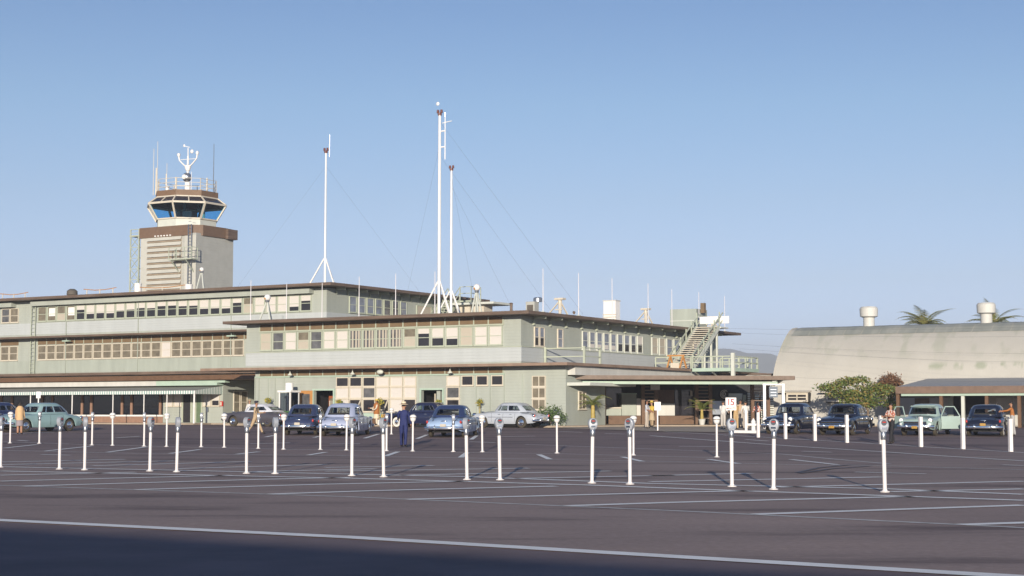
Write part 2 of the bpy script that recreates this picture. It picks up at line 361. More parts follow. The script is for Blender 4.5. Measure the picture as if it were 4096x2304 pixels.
# ================================================================== FAR HILLS
def hill_h(x):
    pts = [(2300,1440),(2700,1405),(2860,1398),(2905,1391),(2950,1400),(3000,1416),(3060,1411),(3120,1425),(3300,1440),(3700,1500),(4300,1640),(4700,1644)]
    for (a, ya), (b, yb) in zip(pts[:-1], pts[1:]):
        if a <= x <= b: return ya + (yb-ya)*(x-a)/(b-a)
    return 1644
HY = 3600.0
hb = MB(); rows = []
rng = random.Random(3)
N = 90
for k in range(6):
    for i in range(N+1):
        px = 1900 + 2800*i/N; top = (1644-hill_h(max(2300, px)))/FPX*HY*min(1, max(0, (px-1900)/420))
        t = k/5.0; h = top*(1-(1-t)**1.6) + (rng.uniform(-4, 4) if 0 < k < 5 else rng.uniform(-1.5,1.5)*(k == 5))
        y = HY - 420*(1-t) + 60*math.sin(i*.9+k)*(1-t); rows.append(((px-CX)/FPX*HY, y, max(.3, h+1)))
hb.add(rows, [(k*(N+1)+i, k*(N+1)+i+1, (k+1)*(N+1)+i+1, (k+1)*(N+1)+i) for k in range(5) for i in range(N)])
n0 = len(hb.v); hb.add([(rows[5*(N+1)+i][0], HY+500, 0) for i in range(N+1)], [])
hb.f += [(5*(N+1)+i, 5*(N+1)+i+1, n0+i+1, n0+i) for i in range(N)]; hb.m += [0]*N
mt['hill'] = mat('hill_scrub', (.15,.155,.10), .9, var=.3, scale=.01)
tag(hb.build('hills', mt['hill'], smooth=True), kind='structure')
# ================================================================== SHED BEHIND THE CAMERA (its long shadow lies across the foreground)
A, B = ground(0,2112), ground(2600,2264)
dirn = (B-A); dirn.z = 0; dirn.normalize(); SHED_H = 4.6
back = Vector((-sh_dir.x, -sh_dir.y, 0)).normalized()*(SHED_H/math.tan(rad(SUN_EL)))
c0 = A + back - dirn*60; c1 = A + back + dirn*40; ang = math.atan2(dirn.y, dirn.x)
sroot = thing('storage_shed', 'long low pale shed with a flat roof standing behind the photographer', 'shed', (c0.x, c0.y, 0), ang)
Ls = (c1-c0).length
MB().box(0, Ls, -9, -.25, 0, SHED_H-.35).build('wall', mt['white_wall'], sroot)
MB().box(-.4, Ls+.4, -9.4, 0, SHED_H-.35, SHED_H).build('roof', mt['fascia'], sroot)
# ================================================================== BUILDINGS
class Bld:
    """a building in facade coordinates: u along the front, v into the depth, z up"""
    def __init__(s, name, label, cat, u, v, z, group=None):
        s.off = (u, v, z); s.root = thing(name, label, cat, WP(u, v, z), TH, group)
    def part(s, name, mb, m, parent=None, smooth=False, label=None):
        o = mb.build(name, m, parent or s.root, smooth, s.off, k=S)
        if label: o['label'] = label
        return o
    def each(s, name, mb, m):
        return [s.part(name, q, m) for q in mb.pieces()]
def bx(mb, pl, c, a0, a1, o0, o1, z0, z1, mi=0):       # box on a facade plane: 'F' faces -v, 'R' faces +u
    if pl == 'F': mb.box(a0, a1, c-o1, c-o0, z0, z1, mi)
    else: mb.box(c+o0, c+o1, a0, a1, z0, z1, mi)
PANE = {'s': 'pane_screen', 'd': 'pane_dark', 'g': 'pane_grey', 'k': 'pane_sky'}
def win(B, pl, c, a0, a1, z0, z1, style='s', frame='cream', fw=.05, rail=True, seed=0, mull=0):
    fr = MB(); W_ = a1-a0; H = z1-z0
    for q in ((a0, a0+fw, z0, z1), (a1-fw, a1, z0, z1), (a0+fw, a1-fw, z1-fw, z1), (a0+fw, a1-fw, z0, z0+fw)):
        bx(fr, pl, c, q[0], q[1], .0, .075, q[2], q[3])
    bx(fr, pl, c, a0-.03, a1+.03, .0, .11, z0-.05, z0)                # sill lip
    if rail: bx(fr, pl, c, a0+fw, a1-fw, .0, .065, z0+H*.48-.02, z0+H*.48+.02)
    for k in range(mull):
        a = a0 + W_*(k+1)/(mull+1); bx(fr, pl, c, a-.025, a+.025, .0, .06, z0+fw, z1-fw)
    o = B.part('window', fr, mt[frame])
    rr = random.Random(seed*131+7)
    i0, i1, y0, y1 = a0+fw, a1-fw, z0+fw, z1-fw; h = y1-y0
    def pane(m, b0=0., b1=1., name='pane', d=.035, s0=0., s1=1.):
        q = MB(); bx(q, pl, c, i0+(i1-i0)*s0, i0+(i1-i0)*s1, .004, d, y0+h*b0, y0+h*b1); return B.part(name, q, mt[m], o)
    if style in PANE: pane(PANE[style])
    elif style == 'b': pane('blind', name='blind')
    elif style == 't': pane('blind_tan', name='blind')
    elif style == 'h':
        k = .33+rr.uniform(-.06,.1); pane('blind', k, 1, 'blind', .045); pane('pane_dark', 0, k)
    elif style == 'H':
        k = .60+rr.uniform(-.1,.12); pane('blind', k, 1, 'blind', .045); pane('pane_dark', 0, k)
    elif style == 'T':
        k = .55+rr.uniform(-.05,.1); pane('pane_screen', k, 1, 'pane', .035); pane('blind_tan', 0, k, 'blind', .045)
    elif style == 'p':                                                # a white sheet hung behind the upper sash
        pane('pane_screen'); pane('white', .32, .92, 'paper', .05, .12, .95)
    elif style == 'v':                                                # open curtains drawn into strips
        pane('pane_grey')
        q = MB()
        for a in (.22, .55, .82): bx(q, pl, c, i0+(i1-i0)*(a-.08), i0+(i1-i0)*(a+.07), .03, .05, y0, y1)
        B.part('curtain', q, mt['blind_tan'], o)
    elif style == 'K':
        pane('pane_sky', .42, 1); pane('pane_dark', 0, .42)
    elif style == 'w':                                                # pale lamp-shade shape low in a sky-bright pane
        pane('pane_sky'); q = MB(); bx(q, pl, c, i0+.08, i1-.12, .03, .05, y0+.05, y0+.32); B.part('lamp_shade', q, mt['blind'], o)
    return o
def row(B, pl, c, a0, a1, n, z0, z1, styles, frame, gap=.12, **kw):
    p = (a1-a0)/n
    for i in range(n): win(B, pl, c, a0+i*p+gap/2, a0+(i+1)*p-gap/2, z0, z1, styles[i % len(styles)], frame, seed=i, **kw)
# ------------------------------------------------------------------ two-storey wing
M = Bld('office_wing', 'two storey pale green office wing with dark flat roof, in the middle of the terminal', 'building', -13, 0, .55)
uL, uR, vE, oh = -23.56, -2.97, 28.6, 1.2
w_ = MB(); w_.box(uL, uR, 0, vE, 4.30, 7.12); M.part('wall', w_, mt['siding'])
sp = MB(); sp.box(uL-.02, uR+.05, -.05, -.002, 4.42, 5.28); sp.box(uR+.002, uR+.05, -.002, vE, 4.42, 5.28); M.part('spandrel', sp, mt['siding_grey'])
sl = MB(); sl.box(uL-.02, uR+.10, -.10, -.002, 5.282, 5.33); sl.box(uR+.002, uR+.10, -.002, vE, 5.282, 5.33); M.part('sill_course', sl, mt['green_frame'])
rf = MB(); rf.prism([(uL-1.0,-oh),(uR+oh,-oh),(uR+oh,vE+1.6),(uL-.0,vE+1.6),(uL-.0,3),(uL-1.0,3)], 7.13, 7.31)
M.part('roof', rf, mt['fascia'])
M.part('roof_deck', MB().box(uL+.2, uR+oh-.3, -oh+.3, vE+1.3, 7.312, 7.345), mt['roofing'])
# windows
x0, x1 = PF(1040,1400)[0], PF(2014,1400)[0]
row(M, 'F', 0, x0, x1, 18, 5.42, 6.56, ['t','g','b','T','g','b','b','v','v','v','v','T','H','h','h','t','b','b'], 'green_frame')
tr = MB(); ml = MB(); p = (x1-x0)/18
tr.box(x0, x1, -.03, -.002, 6.68, 7.08)
for i in range(19): ml.box(x0+i*p-.035, x0+i*p+.035, -.07, -.031, 6.60, 7.10)
ml.box(x0-.04, x1+.04, -.08, -.071, 6.58, 6.66)
M.part('transom_panel', tr, mt['transom']); M.each('mullion', ml, mt['green_frame'])
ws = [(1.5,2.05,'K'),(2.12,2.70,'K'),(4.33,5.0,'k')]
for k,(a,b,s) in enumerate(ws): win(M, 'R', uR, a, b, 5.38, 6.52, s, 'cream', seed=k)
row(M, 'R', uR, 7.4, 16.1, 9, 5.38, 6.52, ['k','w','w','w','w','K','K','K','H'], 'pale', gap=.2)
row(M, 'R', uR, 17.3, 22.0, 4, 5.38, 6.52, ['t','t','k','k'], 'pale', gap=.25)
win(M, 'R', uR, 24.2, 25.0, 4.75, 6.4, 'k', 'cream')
br = MB()                                                             # rafters and their corbels along the side
for k in range(14):
    v = 1.4 + k*2.0; br.box(uR+.11, uR+.9, v-.05, v+.05, 6.98, 7.128); br.box(uR+.002, uR+.12, v-.07, v+.07, 6.62, 6.96)
M.each('rafter', br, mt['green_frame'])
# lower eave
ev = MB(); ev.prism([(-26.4,-oh),(.75,-oh),(.75,15.7),(.3,15.7),(.3,30),(-2.9,30),(-2.9,-.06),(-23.6,-.06),(-23.6,2.2),(-26.4,2.2)], 4.14, 4.30)
M.part('lower_eave', ev, mt['brown_lt'])
# ground floor, with its two open doorways
gz0, gz1 = .5, 4.135
d1a, d1b, d2a, d2b = PF(1256,1600)[0], PF(1334,1600)[0], PF(1686,1600)[0], PF(1771,1600)[0]
dz1, dz2 = 2.83, 2.81
gw = MB(); gu0 = -22.8
for a, b in ((gu0, d1a), (d1b, d2a), (d2b, 0)): gw.box(a, b, 0, .25, gz0, gz1)
gw.box(d1a, d1b, 0, .25, dz1, gz1); gw.box(d2a, d2b, 0, .25, dz2, gz1)
gw.box(-.25, 0, .251, 4.9, gz0, 3.55); gw.box(-9, -8.75, .251, 28.5, gz0, gz1); gw.box(gu0, gu0+.25, .251, 8.4, gz0, gz1)
M.part('ground_floor_wall', gw, mt['siding'])
M.part('clerestory_wall', MB().box(-.25, .48, .251, 28.5, 3.62, gz1), mt['white_wall'])
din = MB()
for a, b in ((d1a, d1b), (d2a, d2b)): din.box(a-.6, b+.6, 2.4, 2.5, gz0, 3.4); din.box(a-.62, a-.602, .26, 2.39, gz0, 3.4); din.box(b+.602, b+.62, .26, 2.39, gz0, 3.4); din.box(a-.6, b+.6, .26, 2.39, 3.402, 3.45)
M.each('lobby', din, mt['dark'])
tr = MB(); ml = MB()
a0, a1 = PF(1040,1500)[0], PF(2014,1500)[0]; p = (a1-a0)/18
tr.box(a0, a1, -.03, -.002, 3.78, 4.10)
for i in range(19): ml.box(a0+i*p-.03, a0+i*p+.03, -.06, -.031, 3.76, 4.12)
M.part('transom_panel', tr, mt['transom']); M.each('mullion', ml, mt['green_frame'])
M.part('head_course', MB().box(gu0, a1+.1, -.08, -.002, 3.68, 3.755), mt['mint'])
pn = MB()                                                             # vertical battens on the blank wall panels
for x in (1021, 1035, 1073, 1100, 1135, 1905, 1960, 2016, 2090): a = PF(x,1600)[0]; pn.box(a-.05, a+.05, -.04, -.002, 1.1, 3.679)
M.each('batten', pn, mt['panel'])
M.part('base_panel', MB().box(PF(1460,1690)[0], PF(2120,1690)[0], -.06, -.002, .6, 1.12), mt['brown'])
M.part('water_table', MB().box(PF(1440,1690)[0], PF(2130,1690)[0], -.10, -.002, 1.122, 1.42), mt['mint'])
xs_ = [PF(x,1600)[0] for x in (1344,1398,1451,1505,1560,1614,1668)]
st = ['dbb', 'dbo', 'dgd', 'bbo', 'bbb', 'bbd']
for i in range(6):
    a, b = xs_[i]+.04, xs_[i+1]-.04
    for k, (z0, z1) in enumerate(((3.05,3.64),(2.33,3.0),(1.50,2.28))):
        s = st[i][k]
        if s == 'o':                                                  # a hopper pushed open: dark gap, sash leaning out
            o = win(M, 'F', 0, a, b, z0, z1, 'd', 'cream', rail=False)
            q = MB(); q.bar((a+.05,-.08,z1-.03),(a+.05,-.5,z0+.12),.06); q.bar((b-.05,-.08,z1-.03),(b-.05,-.5,z0+.12),.06); q.bar((a+.05,-.5,z0+.12),(b-.05,-.5,z0+.12),.06)
            M.part('open_sash', q, mt['cream'], o)
        else: win(M, 'F', 0, a, b, z0, z1, s, 'cream', rail=False, seed=i*3+k)
a, b = PF(1788,1600)[0], PF(1840,1600)[0]
for z0, z1, s in ((3.05,3.64,'b'),(2.30,2.98,'g'),(1.50,2.25,'d')): win(M, 'F', 0, a, b, z0, z1, s, 'cream', rail=False)
for x0_, x1_ in ((1848,1895),(1907,1953),(1967,2014)): win(M, 'F', 0, PF(x0_,1560)[0], PF(x1_,1560)[0], 3.05, 3.64, 'd', 'cream', rail=False)
a, b = PF(2130,1600)[0], PF(2184,1600)[0]
for z0, z1, s in ((2.95,3.58,'s'),(2.28,2.9,'s'),(1.62,2.23,'s')): win(M, 'F', 0, a, b, z0, z1, s, 'cream', rail=False, mull=1)
# doors
dl = MB(); ua, ub = PF(1201,1600)[0], PF(1253,1600)[0]
for q in ((ua,ub,2.62,2.83),(ua,ua+.2,.62,2.62),(ub-.2,ub,.62,2.62),(ua+.2,ub-.2,.62,1.1)): dl.box(q[0], q[1], -.10, -.045, q[2], q[3])
dd = M.part('door', dl, mt['orange'], label='orange framed glazed door leaf folded back against the wall'); M.part('pane', MB().box(ua+.2, ub-.2, -.09, -.06, 1.1, 2.62), mt['pane_grey'], dd)
for a in (d1a+.25, d1a+.75):
    q = MB()
    for b0, b1, z0, z1 in ((0,.46,2.35,2.5),(0,.1,.55,2.35),(.36,.46,.55,2.35),(.1,.36,.55,.8)): q.box(a+b0, a+b1, 1.2, 1.26, z0, z1)
    o = M.part('inner_door', q, mt['redwood']); M.part('pane', MB().box(a+.1, a+.36, 1.22, 1.24, .8, 2.35), mt['pane_screen'], o)
M.part('door_leaf', MB().box(d1b-.55, d1b-.5, .3, .9, .55, 2.2), mt['cream'])
df = MB()
for a, b, z in ((d1a, d1b, dz1), (d2a, d2b, dz2)):
    df.box(a-.10, a, -.07, -.002, .6, z+.10); df.box(b, b+.10, -.07, -.002, .6, z+.10); df.box(a, b, -.07, -.002, z, z+.10)
M.each('door_frame', df, mt['mint'])
q = MB(); a = d2a+.33; q.box(a, a+.10, .9, .95, .55, 2.6); M.part('inner_post', q, mt['blind_tan'])
q = MB(); q.box(d2a+.55, d2a+.95, 1.6, 1.65, 2.2, 2.42); M.part('lobby_sign', q, mt['red'])
# side window and visor on the ground floor, under the canopy
win(M, 'R', 0, PR(2312,1600,0)[0], PR(2341,1600,0)[0], 1.65, 2.7, 's', 'cream', mull=1)
M.part('window_visor', MB().box(.01, 1.5, .15, 6.0, 3.0, 3.18), mt['pale'])
# eave lamps
for x, y, v in ((1410,1496,-.6),(1160,1487,-.6),(1800,1478,-.6)):
    u, z = PF(x,y,v); q = MB(); q.tube((u,v,4.135),(u,v,3.98),.025); q.lathe([(.03,.0),(.05,-.05),(.16,-.17),(.17,-.2)], (u,v,3.99), 10)
    M.part('eave_lamp', q, mt['pale'], smooth='auto')
u, z = PF(1520,1488,-.7); q = MB(); q.tube((u,-.7,4.135),(u,-.7,4.0),.03); q.ball((u,-.7,3.92), .24, .14, .14); M.part('loudspeaker', q, mt['pale'], smooth=True)
# ------------------------------------------------------------------ three-storey block
A = Bld('main_block', 'three storey pale green terminal block with long window bands below the control tower', 'building', -40, 8.5, .55)
aL, aR, vA, vB = -75.0, -23.57, 8.5, 27.0
q = MB(); q.box(aL, aR, vA, vB, .5, 10.1); A.part('wall', q, mt['siding'])
q = MB(); q.box(aL, aR+.03, vA-.03, vA-.002, 7.50, 8.40); q.box(aR+.002, aR+.03, vA, vB, 7.50, 8.40); A.part('spandrel', q, mt['siding_grey'])
q = MB(); q.box(aL, aR-.02, vA-.03, vA-.002, 4.5, 5.45); A.part('lower_spandrel', q, mt['panel'])
q = MB(); q.prism([(aL-1,vA-1.2),(aR+1.25,vA-1.2),(aR+1.25,vB+1.2),(aL-1,vB+1.2)], 10.16, 10.36); A.part('roof', q, mt['fascia'])
q = MB(); q.box(aL, -23.65, vA-1.15, vA-.04, 7.17, 7.31); A.part('middle_eave', q, mt['fascia'])
q = MB(); q.box(aL, -24, vA-1.2, vA-.04, 4.22, 4.42); A.part('lower_eave', q, mt['fascia'])
a0, a1 = PF(152,1260,vA)[0], PF(1249,1220,vA)[0]
row(A, 'F', vA, a0, a1, 26, 8.52, 9.66, ['s','p','T','p','H','h','h','h','H','H','H','H','H','H','H','H','h','h','h','H','T','b','b','b','h','H'], 'green_frame')
q = MB(); q.box(a0-.3, a1+.15, vA-.55, vA-.002, 9.72, 10.08); A.part('sunshade', q, mt['siding'])
q = MB(); q.box(aL, PF(66,1230,vA)[0], vA-.55, vA-.002, 9.72, 10.08); A.part('sunshade', q, mt['siding'])
b0, b1 = PF(152,1400,vA)[0], PF(978,1400,vA)[0]
row(A, 'F', vA, b0, b1, 21, 5.52, 6.64, ['s']*13+['b']+['s']*7, 'cream', gap=.08)
tr = MB(); tr.box(b0, b1+.6, vA-.03, vA-.002, 6.70, 7.12); ml = MB(); p = (b1-b0)/21
for i in range(22): ml.box(b0+i*p-.03, b0+i*p+.03, vA-.06, vA-.031, 6.68, 7.13)
A.part('transom_panel', tr, mt['transom']); A.each('mullion', ml, mt['green_frame'])
c0_, c1_ = PF(4,1400,vA)[0], PF(74,1400,vA)[0]
row(A, 'F', vA, c0_, c1_, 2, 8.52, 9.64, ['g','s'], 'cream', gap=.08); row(A, 'F', vA, c0_, c1_, 2, 5.52, 6.64, ['s','s'], 'cream', gap=.08)
row(A, 'F', vA, c0_-5.5, c0_-1.0, 4, 8.52, 9.64, ['s'], 'cream', gap=.08)
A.part('transom_panel', MB().box(c0_, c1_, vA-.03, vA-.002, 6.70, 7.12), mt['transom'])
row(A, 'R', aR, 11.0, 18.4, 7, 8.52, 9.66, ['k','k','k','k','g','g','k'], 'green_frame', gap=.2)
win(A, 'R', aR, 19.6, 21.6, 8.4, 9.5, 't', 'green_frame', rail=False); win(A, 'R', aR, 22.3, 23.4, 8.5, 9.5, 'd', 'green_frame'); win(A, 'R', aR, 24.0, 25.2, 8.5, 9.5, 'T', 'green_frame')
q = MB()
for k in range(13): v = 9.6+k*1.32; q.box(aR+.002, aR+.8, v-.05, v+.05, 9.98, 10.158); q.box(aR+.002, aR+.12, v-.06, v+.06, 9.72, 9.97)
A.each('rafter', q, mt['green_frame'])
q = MB(); u = PF(137,1400,vA)[0]                                       # wall ladder
for s in (-.22,.22): q.box(u+s-.025, u+s+.025, vA-.20, vA-.15, 4.45, 10.15)
for k in range(18): q.box(u-.195, u+.195, vA-.19, vA-.16, 4.6+k*.31, 4.64+k*.31)
A.part('ladder', q, mt['green_frame'])
q = MB()
for x in (265,553,925): u = PF(x,1400,vA)[0]; q.box(u-.03, u+.03, vA-.09, vA-.035, 4.45, 8.40 if x != 553 else 9.6)
A.each('downpipe', q, mt['panel'])
for x, y in ((265,1365),(925,1350)):
    u, z = PF(x,y,vA-.6); q = MB(); q.tube((u,vA-.6,7.17),(u,vA-.6,6.95),.02); q.box(u-.35, u+.35, vA-.72, vA-.48, 6.86, 6.95); A.part('eave_lamp', q, mt['mint'])
# ------------------------------------------------------------------ restaurant annex
R_ = Bld('restaurant_annex', 'single storey annex with dark shop windows and low brick base below the main block', 'building', -40, 5, .55)
vX, xR = 5.0, -29.8; xL = -75.0
def fx(x): return PF(x, 1650, vX)[0]
g0, g1 = fx(-260), fx(652)
q = MB(); q.box(xL, xR, vX+.02, 8.3, 3.2, 3.68); q.box(g1, xR, vX, vX+.25, .5, 3.199); q.box(xR-.25, xR, vX+.251, 8.40, .5, 3.199); q.box(xL, g0, vX, vX+.25, .5, 3.199); q.box(xR-.25, xR-.002, 8.41, 12.0, .5, 3.9)
R_.part('wall', q, mt['siding'])
q = MB(); q.prism([(xL,vX-1.0),(-25.6,vX-1.0),(-25.6,9.0),(-28.5,12.2),(-29.82,12.2),(-29.82,8.3),(xL,8.3)], 3.70, 4.03); R_.part('fascia', q, mt['brown'])
q = MB(); q.box(xL, fx(650), vX-.7, vX-.002, 3.32, 3.66); R_.part('cornice', q, mt['white_wall'])
q = MB(); q.box(fx(650)+.002, fx(893), vX-.7, vX-.002, 3.32, 3.66); q.prismx([(vX-.7,3.5),(vX-.2,3.5),(vX-.2,3.66),(vX-.7,3.66)], fx(893)+.002, fx(925)); R_.part('cornice', q, mt['mint'], label='mint green end of the cornice over the awning')
zs = PF(400,1659,vX)[1]
q = MB(); q.box(g0, g1, vX-.02, vX+.23, .5, zs-.12); R_.part('brick_base', q, mt['brick'])
q = MB(); q.box(g0, g1+.05, vX-.12, vX+.2, zs-.118, zs); R_.part('window_ledge', q, mt['white'])
# storefront panes and posts, floor and counter seen behind the glass
q = MB(); q.box(g0, g1, vX+.06, vX+.07, zs+.002, 3.198)
mt['shopglass'] = glass('shop_glass', (.42,.46,.52)); R_.part('shop_window', q, mt['shopglass'])
q = MB()
for x in (3,46,167,207,327,364,487,525,640,-60,-100,-180): a = fx(x); q.box(a-.09, a+.09, vX-.03, vX+.055, zs+.004, 3.198)
R_.each('window_post', q, mt['brick'])
q = MB(); q.box(g0, g1, vX+2.2, vX+2.3, .6, 2.9); R_.part('back_wall', q, mat('navy_interior', (.035,.045,.07), .5, var=.2))
q = MB(); q.box(fx(418), g1+.3, vX+1.6, vX+1.7, 1.95, 2.9); R_.part('serving_hatch', q, mt['panel'])
q = MB()
for k in range(5): a = fx(455+k*42); q.box(a, a+.7, vX+1.55, vX+1.59, 2.45, 2.85)
R_.each('hatch_opening', q, mt['transom'])
# windows, doors of the mint part
for x0_, x1_ in ((664,692),(697,728)): win(R_, 'F', vX, fx(x0_), fx(x1_), PF(700,1625,vX)[1], 3.0, 'b', 'cream', rail=False)
for x0_, x1_ in ((812,845),(848,879)): win(R_, 'F', vX, fx(x0_), fx(x1_), PF(850,1624,vX)[1], 3.0, 'b' if x0_ < 830 else 'h', 'cream', rail=False)
q = MB(); q.box(fx(734), fx(763), vX-.03, vX-.002, .75, 3.1); R_.part('doorway', q, mt['dark'])  # flat near-black panel on the wall; the opening's shade is its colour
q = MB(); q.box(fx(787), fx(805), vX-.03, vX-.002, .75, 3.1); R_.part('door', q, mat('deep_green_door', (.12,.17,.10), .5, var=.1))
q = MB()
for x in (731,766,784,808): a = fx(x); q.box(a-.06, a+.06, vX-.06, vX-.002, .75, 3.15)
R_.each('door_frame', q, mt['green_frame'])
q = MB(); z0_ = PF(886,1625,vX)[1]; z1_ = PF(886,1605,vX)[1]; q.box(fx(881), fx(893), vX-.05, vX-.002, z0_, z1_); o = R_.part('wall_sign', q, mt['red'], label='small red and cream sign on the corner of the annex'); R_.part('sign_face', MB().box(fx(882), fx(888), vX-.06, vX-.051, z0_+.05, z1_-.05), mt['cream'], o)
q = MB(); q.box(fx(830)-.02, fx(830)+.02, vX-.06, vX-.002, .75, 2.9); q.box(fx(830)-.04, fx(830)+.14, vX-.12, vX-.061, 1.5, 1.8); R_.part('conduit', q, mt['steel'])
va, z0_ = PR(932,1640,xR); vb, z1_ = PR(988,1553,xR); vm = (va+vb)/2
win(R_, 'R', xR, va, vm-.05, 1.45, 2.95, 's', 'cream', mull=0); win(R_, 'R', xR, vm+.05, vb, 1.45, 2.95, 's', 'cream')
# ------------------------------------------------------------------ awning (hung on the annex)
aw = Bld('striped_awning', 'long canvas awning with a green and white striped valance on thin white posts', 'awning', -40, 3, .66)
vf = 2.0; aw1 = PF(779,1570,vf)[0]; aw0 = -75.0
mt['canvas'] = mat('grey_canvas', (.30,.30,.26), .85, var=.08, scale=1.5)
mt['stripe'] = mat('green_stripe', (.22,.36,.32), .8, var=.06)
zt, zb, zv = 3.27, 2.93, 2.70; ar = fx(888)
q = MB(); q.quad((aw0,vX-.02,zt),(ar,vX-.02,zt),(aw1,vf,zb),(aw0,vf,zb)); q.quad((aw0,vX-.02,zt-.02),(ar,vX-.02,zt-.02),(aw1,vf,zb-.02),(aw0,vf,zb-.02))
aw.part('canvas_top', q, mt['canvas'])
q = MB(); n = 400
for k in range(n):
    a = aw1-(k+1)*.11; b = a+.11; q.quad((a,vf,zb),(b,vf,zb),(b,vf,zv),(a,vf,zv), k % 2)
    if a < aw0: break
n = 34
for k in range(n):
    t0, t1 = k/n, (k+1)/n; P0 = (aw1+(ar-aw1)*t0, vf+(vX-.02-vf)*t0); P1 = (aw1+(ar-aw1)*t1, vf+(vX-.02-vf)*t1)
    q.quad((P0[0],P0[1],zb+(zt-zb)*t0),(P1[0],P1[1],zb+(zt-zb)*t1),(P1[0],P1[1],zv),(P0[0],P0[1],zv), k % 2)
aw.part('valance', q, [mt['white'], mt['stripe']])
for x, r in ((777,.06),(668,.035),(576,.035),(452,.035),(289,.04),(122,.04),(-60,.04),(-260,.04)):
    u = PF(x,1600,vf+.1)[0]; aw.part('post', MB().tube((u,vf+.1,.60),(u,vf+.1,2.9),r), mt['white'], smooth='auto')
# ================================================================== CONTROL TOWER
vT = 34.0
t0, t1 = PF(564,1000,vT)[0], PF(784,1000,vT)[0]; tv1 = PR(933,1000,t1)[0]
zB0, zB1 = PF(700,945,vT)[1], PF(700,903,vT)[1]
T = Bld('control_tower', 'square grey control tower with brown parapet band and eight sided glass cab on top', 'tower', (t0+t1)/2, vT+2.7, .55)
mt['tower_wall'] = mat('tower_shingle', (0.390,0.390,0.359), .7, var=.06, scale=1.2, siding=.28)
mt['tower_panel'] = mat('tower_panel', (0.471,0.464,0.418), .6, var=.06, scale=.8)
T.part('shaft', MB().box(t0, t1, vT, tv1, .5, zB0+.2), mt['tower_wall'])
q = MB(); q.box(t0, t0+.95, vT-.04, vT-.002, .5, zB0); q.box(t1-1.4, t1+.04, vT-.04, vT-.002, .5, zB0); T.each('corner_panel', q, mt['tower_panel'])
la, lb = PF(592,1000,vT)[0], PF(727,1000,vT)[0]
lz = MB(); n = 24; z_ = zB0-.45; st = .52
T.part('louvre_panel', MB().box(la, lb, vT-.03, vT-.002, .5, zB0-.2), mt['blind_tan'])
mt['louvre'] = mat('brown_louvre', (.42,.33,.24), .6, var=.15, scale=3)
for k in range(16):
    z = z_ - k*st; T.part('louvre', MB().prismx([(vT-.05,z+.08),(vT-.20,z+.0),(vT-.20,z-.04),(vT-.05,z+.03)], la, lb), mt['louvre'])
    T.part('louvre_blade', MB().prismx([(vT-.031,z+.47),(vT-.05,z+.47),(vT-.20,z+.12),(vT-.16,z+.12)], la, lb), mt['tower_panel'])
c = .8; q = MB(); q.prism([(t0-.12,vT-.14),(t1-c,vT-.14),(t1+.14,vT+c),(t1+.14,tv1-1.3),(t1-.1,tv1+.12),(t0-.12,tv1+.12)], zB0, zB1); T.part('parapet_band', q, mt['brown_lt'] if False else mat('brown_parapet', (.155,.095,.06), .6, var=.1))
T.part('stair_head', MB().box(t1-.09, t1+.45, tv1-1.28, tv1+.1, zB0-.05, zB1-.1), mt['fascia'])
for k in range(6): u = t0+2.0+k*.38; T.part('roosting_bird', MB().ball((u, vT-.2, zB0+.10), .09, .12, .08), mt['white'], smooth=True)
# cab: an octagon with the same axes as the shaft
cu, cv = (t0+t1)/2-.15, (vT+tv1)/2
def octo(half): r = half/math.cos(math.pi/8); return [(cu+r*math.cos(math.pi/8+k*math.pi/4), cv+r*math.sin(math.pi/8+k*math.pi/4)) for k in range(8)]
D0 = (WP(cu,cv)-CAM).length
def cz(y): return zm(CAMZ + (HZ-y)/FPX*(WP(cu,cv).y-2.0*S))
zs0, zs1, zmid, ztop, zcap = cz(903), cz(873), cz(814), cz(784), cz(759)
hb_, hm_, ht_ = 2.80, 3.62, 2.86
T.part('cab_base', MB().prism(octo(hb_-.05), zB1-.4, zs1), mt['pale'])
T.part('cab_roof', MB().prism(octo(ht_+.05), ztop+.06, zcap), mat('cab_fascia', (.175,.105,.06), .6, var=.1))
T.part('cab_ceiling', MB().prism(octo(ht_-.1), ztop-.05, ztop+.058), mt['dark'])
def ring(h0, z0, h1, z1):
    a, b = octo(h0), octo(h1); return [((*a[k],z0),(*a[(k+1)%8],z0),(*b[(k+1)%8],z1),(*b[k],z1)) for k in range(8)]
mt['cabglass'] = glass('cab_glass', (.42,.72,.92)); mt['upperglass'] = mat('tinted_glass', (.025,.025,.035), .05)
for k, (p0,p1,p2,p3) in enumerate(ring(hb_, zs1, hm_, zmid)):
    o = T.part('cab_window', MB().quad(p0,p1,p2,p3), mt['cabglass'])
    T.part('cab_mullion', MB().bar(p0, p3, .17), mt['cream'])
for k, (p0,p1,p2,p3) in enumerate(ring(hm_, zmid+.10, ht_, ztop)):
    T.part('roof_light', MB().quad(p0,p1,p2,p3), mt['upperglass'])
    T.part('cab_mullion', MB().bar(p0, p3, .13), mt['cream'])
    if k in (4,5,6): T.part('cab_mullion', MB().bar((Vector(p0)+Vector(p1))/2, (Vector(p2)+Vector(p3))/2, .10), mt['cream'])
rg = MB()
for k in range(8):
    for h, z, w_ in ((hb_,zs1,.13),(hm_,zmid+.05,.18),(ht_,ztop+.0,.12)):
        a = octo(h); rg.bar((*a[k],z),(*a[(k+1)%8],z), w_)
T.part('cab_frame', rg, mt['cream'])
q = MB(); q.prism(octo(1.0), zs1+.2, zs1+.9); T.part('console', q, mt['dark'])
for du, dv in ((-.6,.4),(1.2,1.1)): T.part('cab_post', MB().box(cu+du-.09, cu+du+.09, cv+dv-.09, cv+dv+.09, zs1, ztop-.06), mt['mint'])
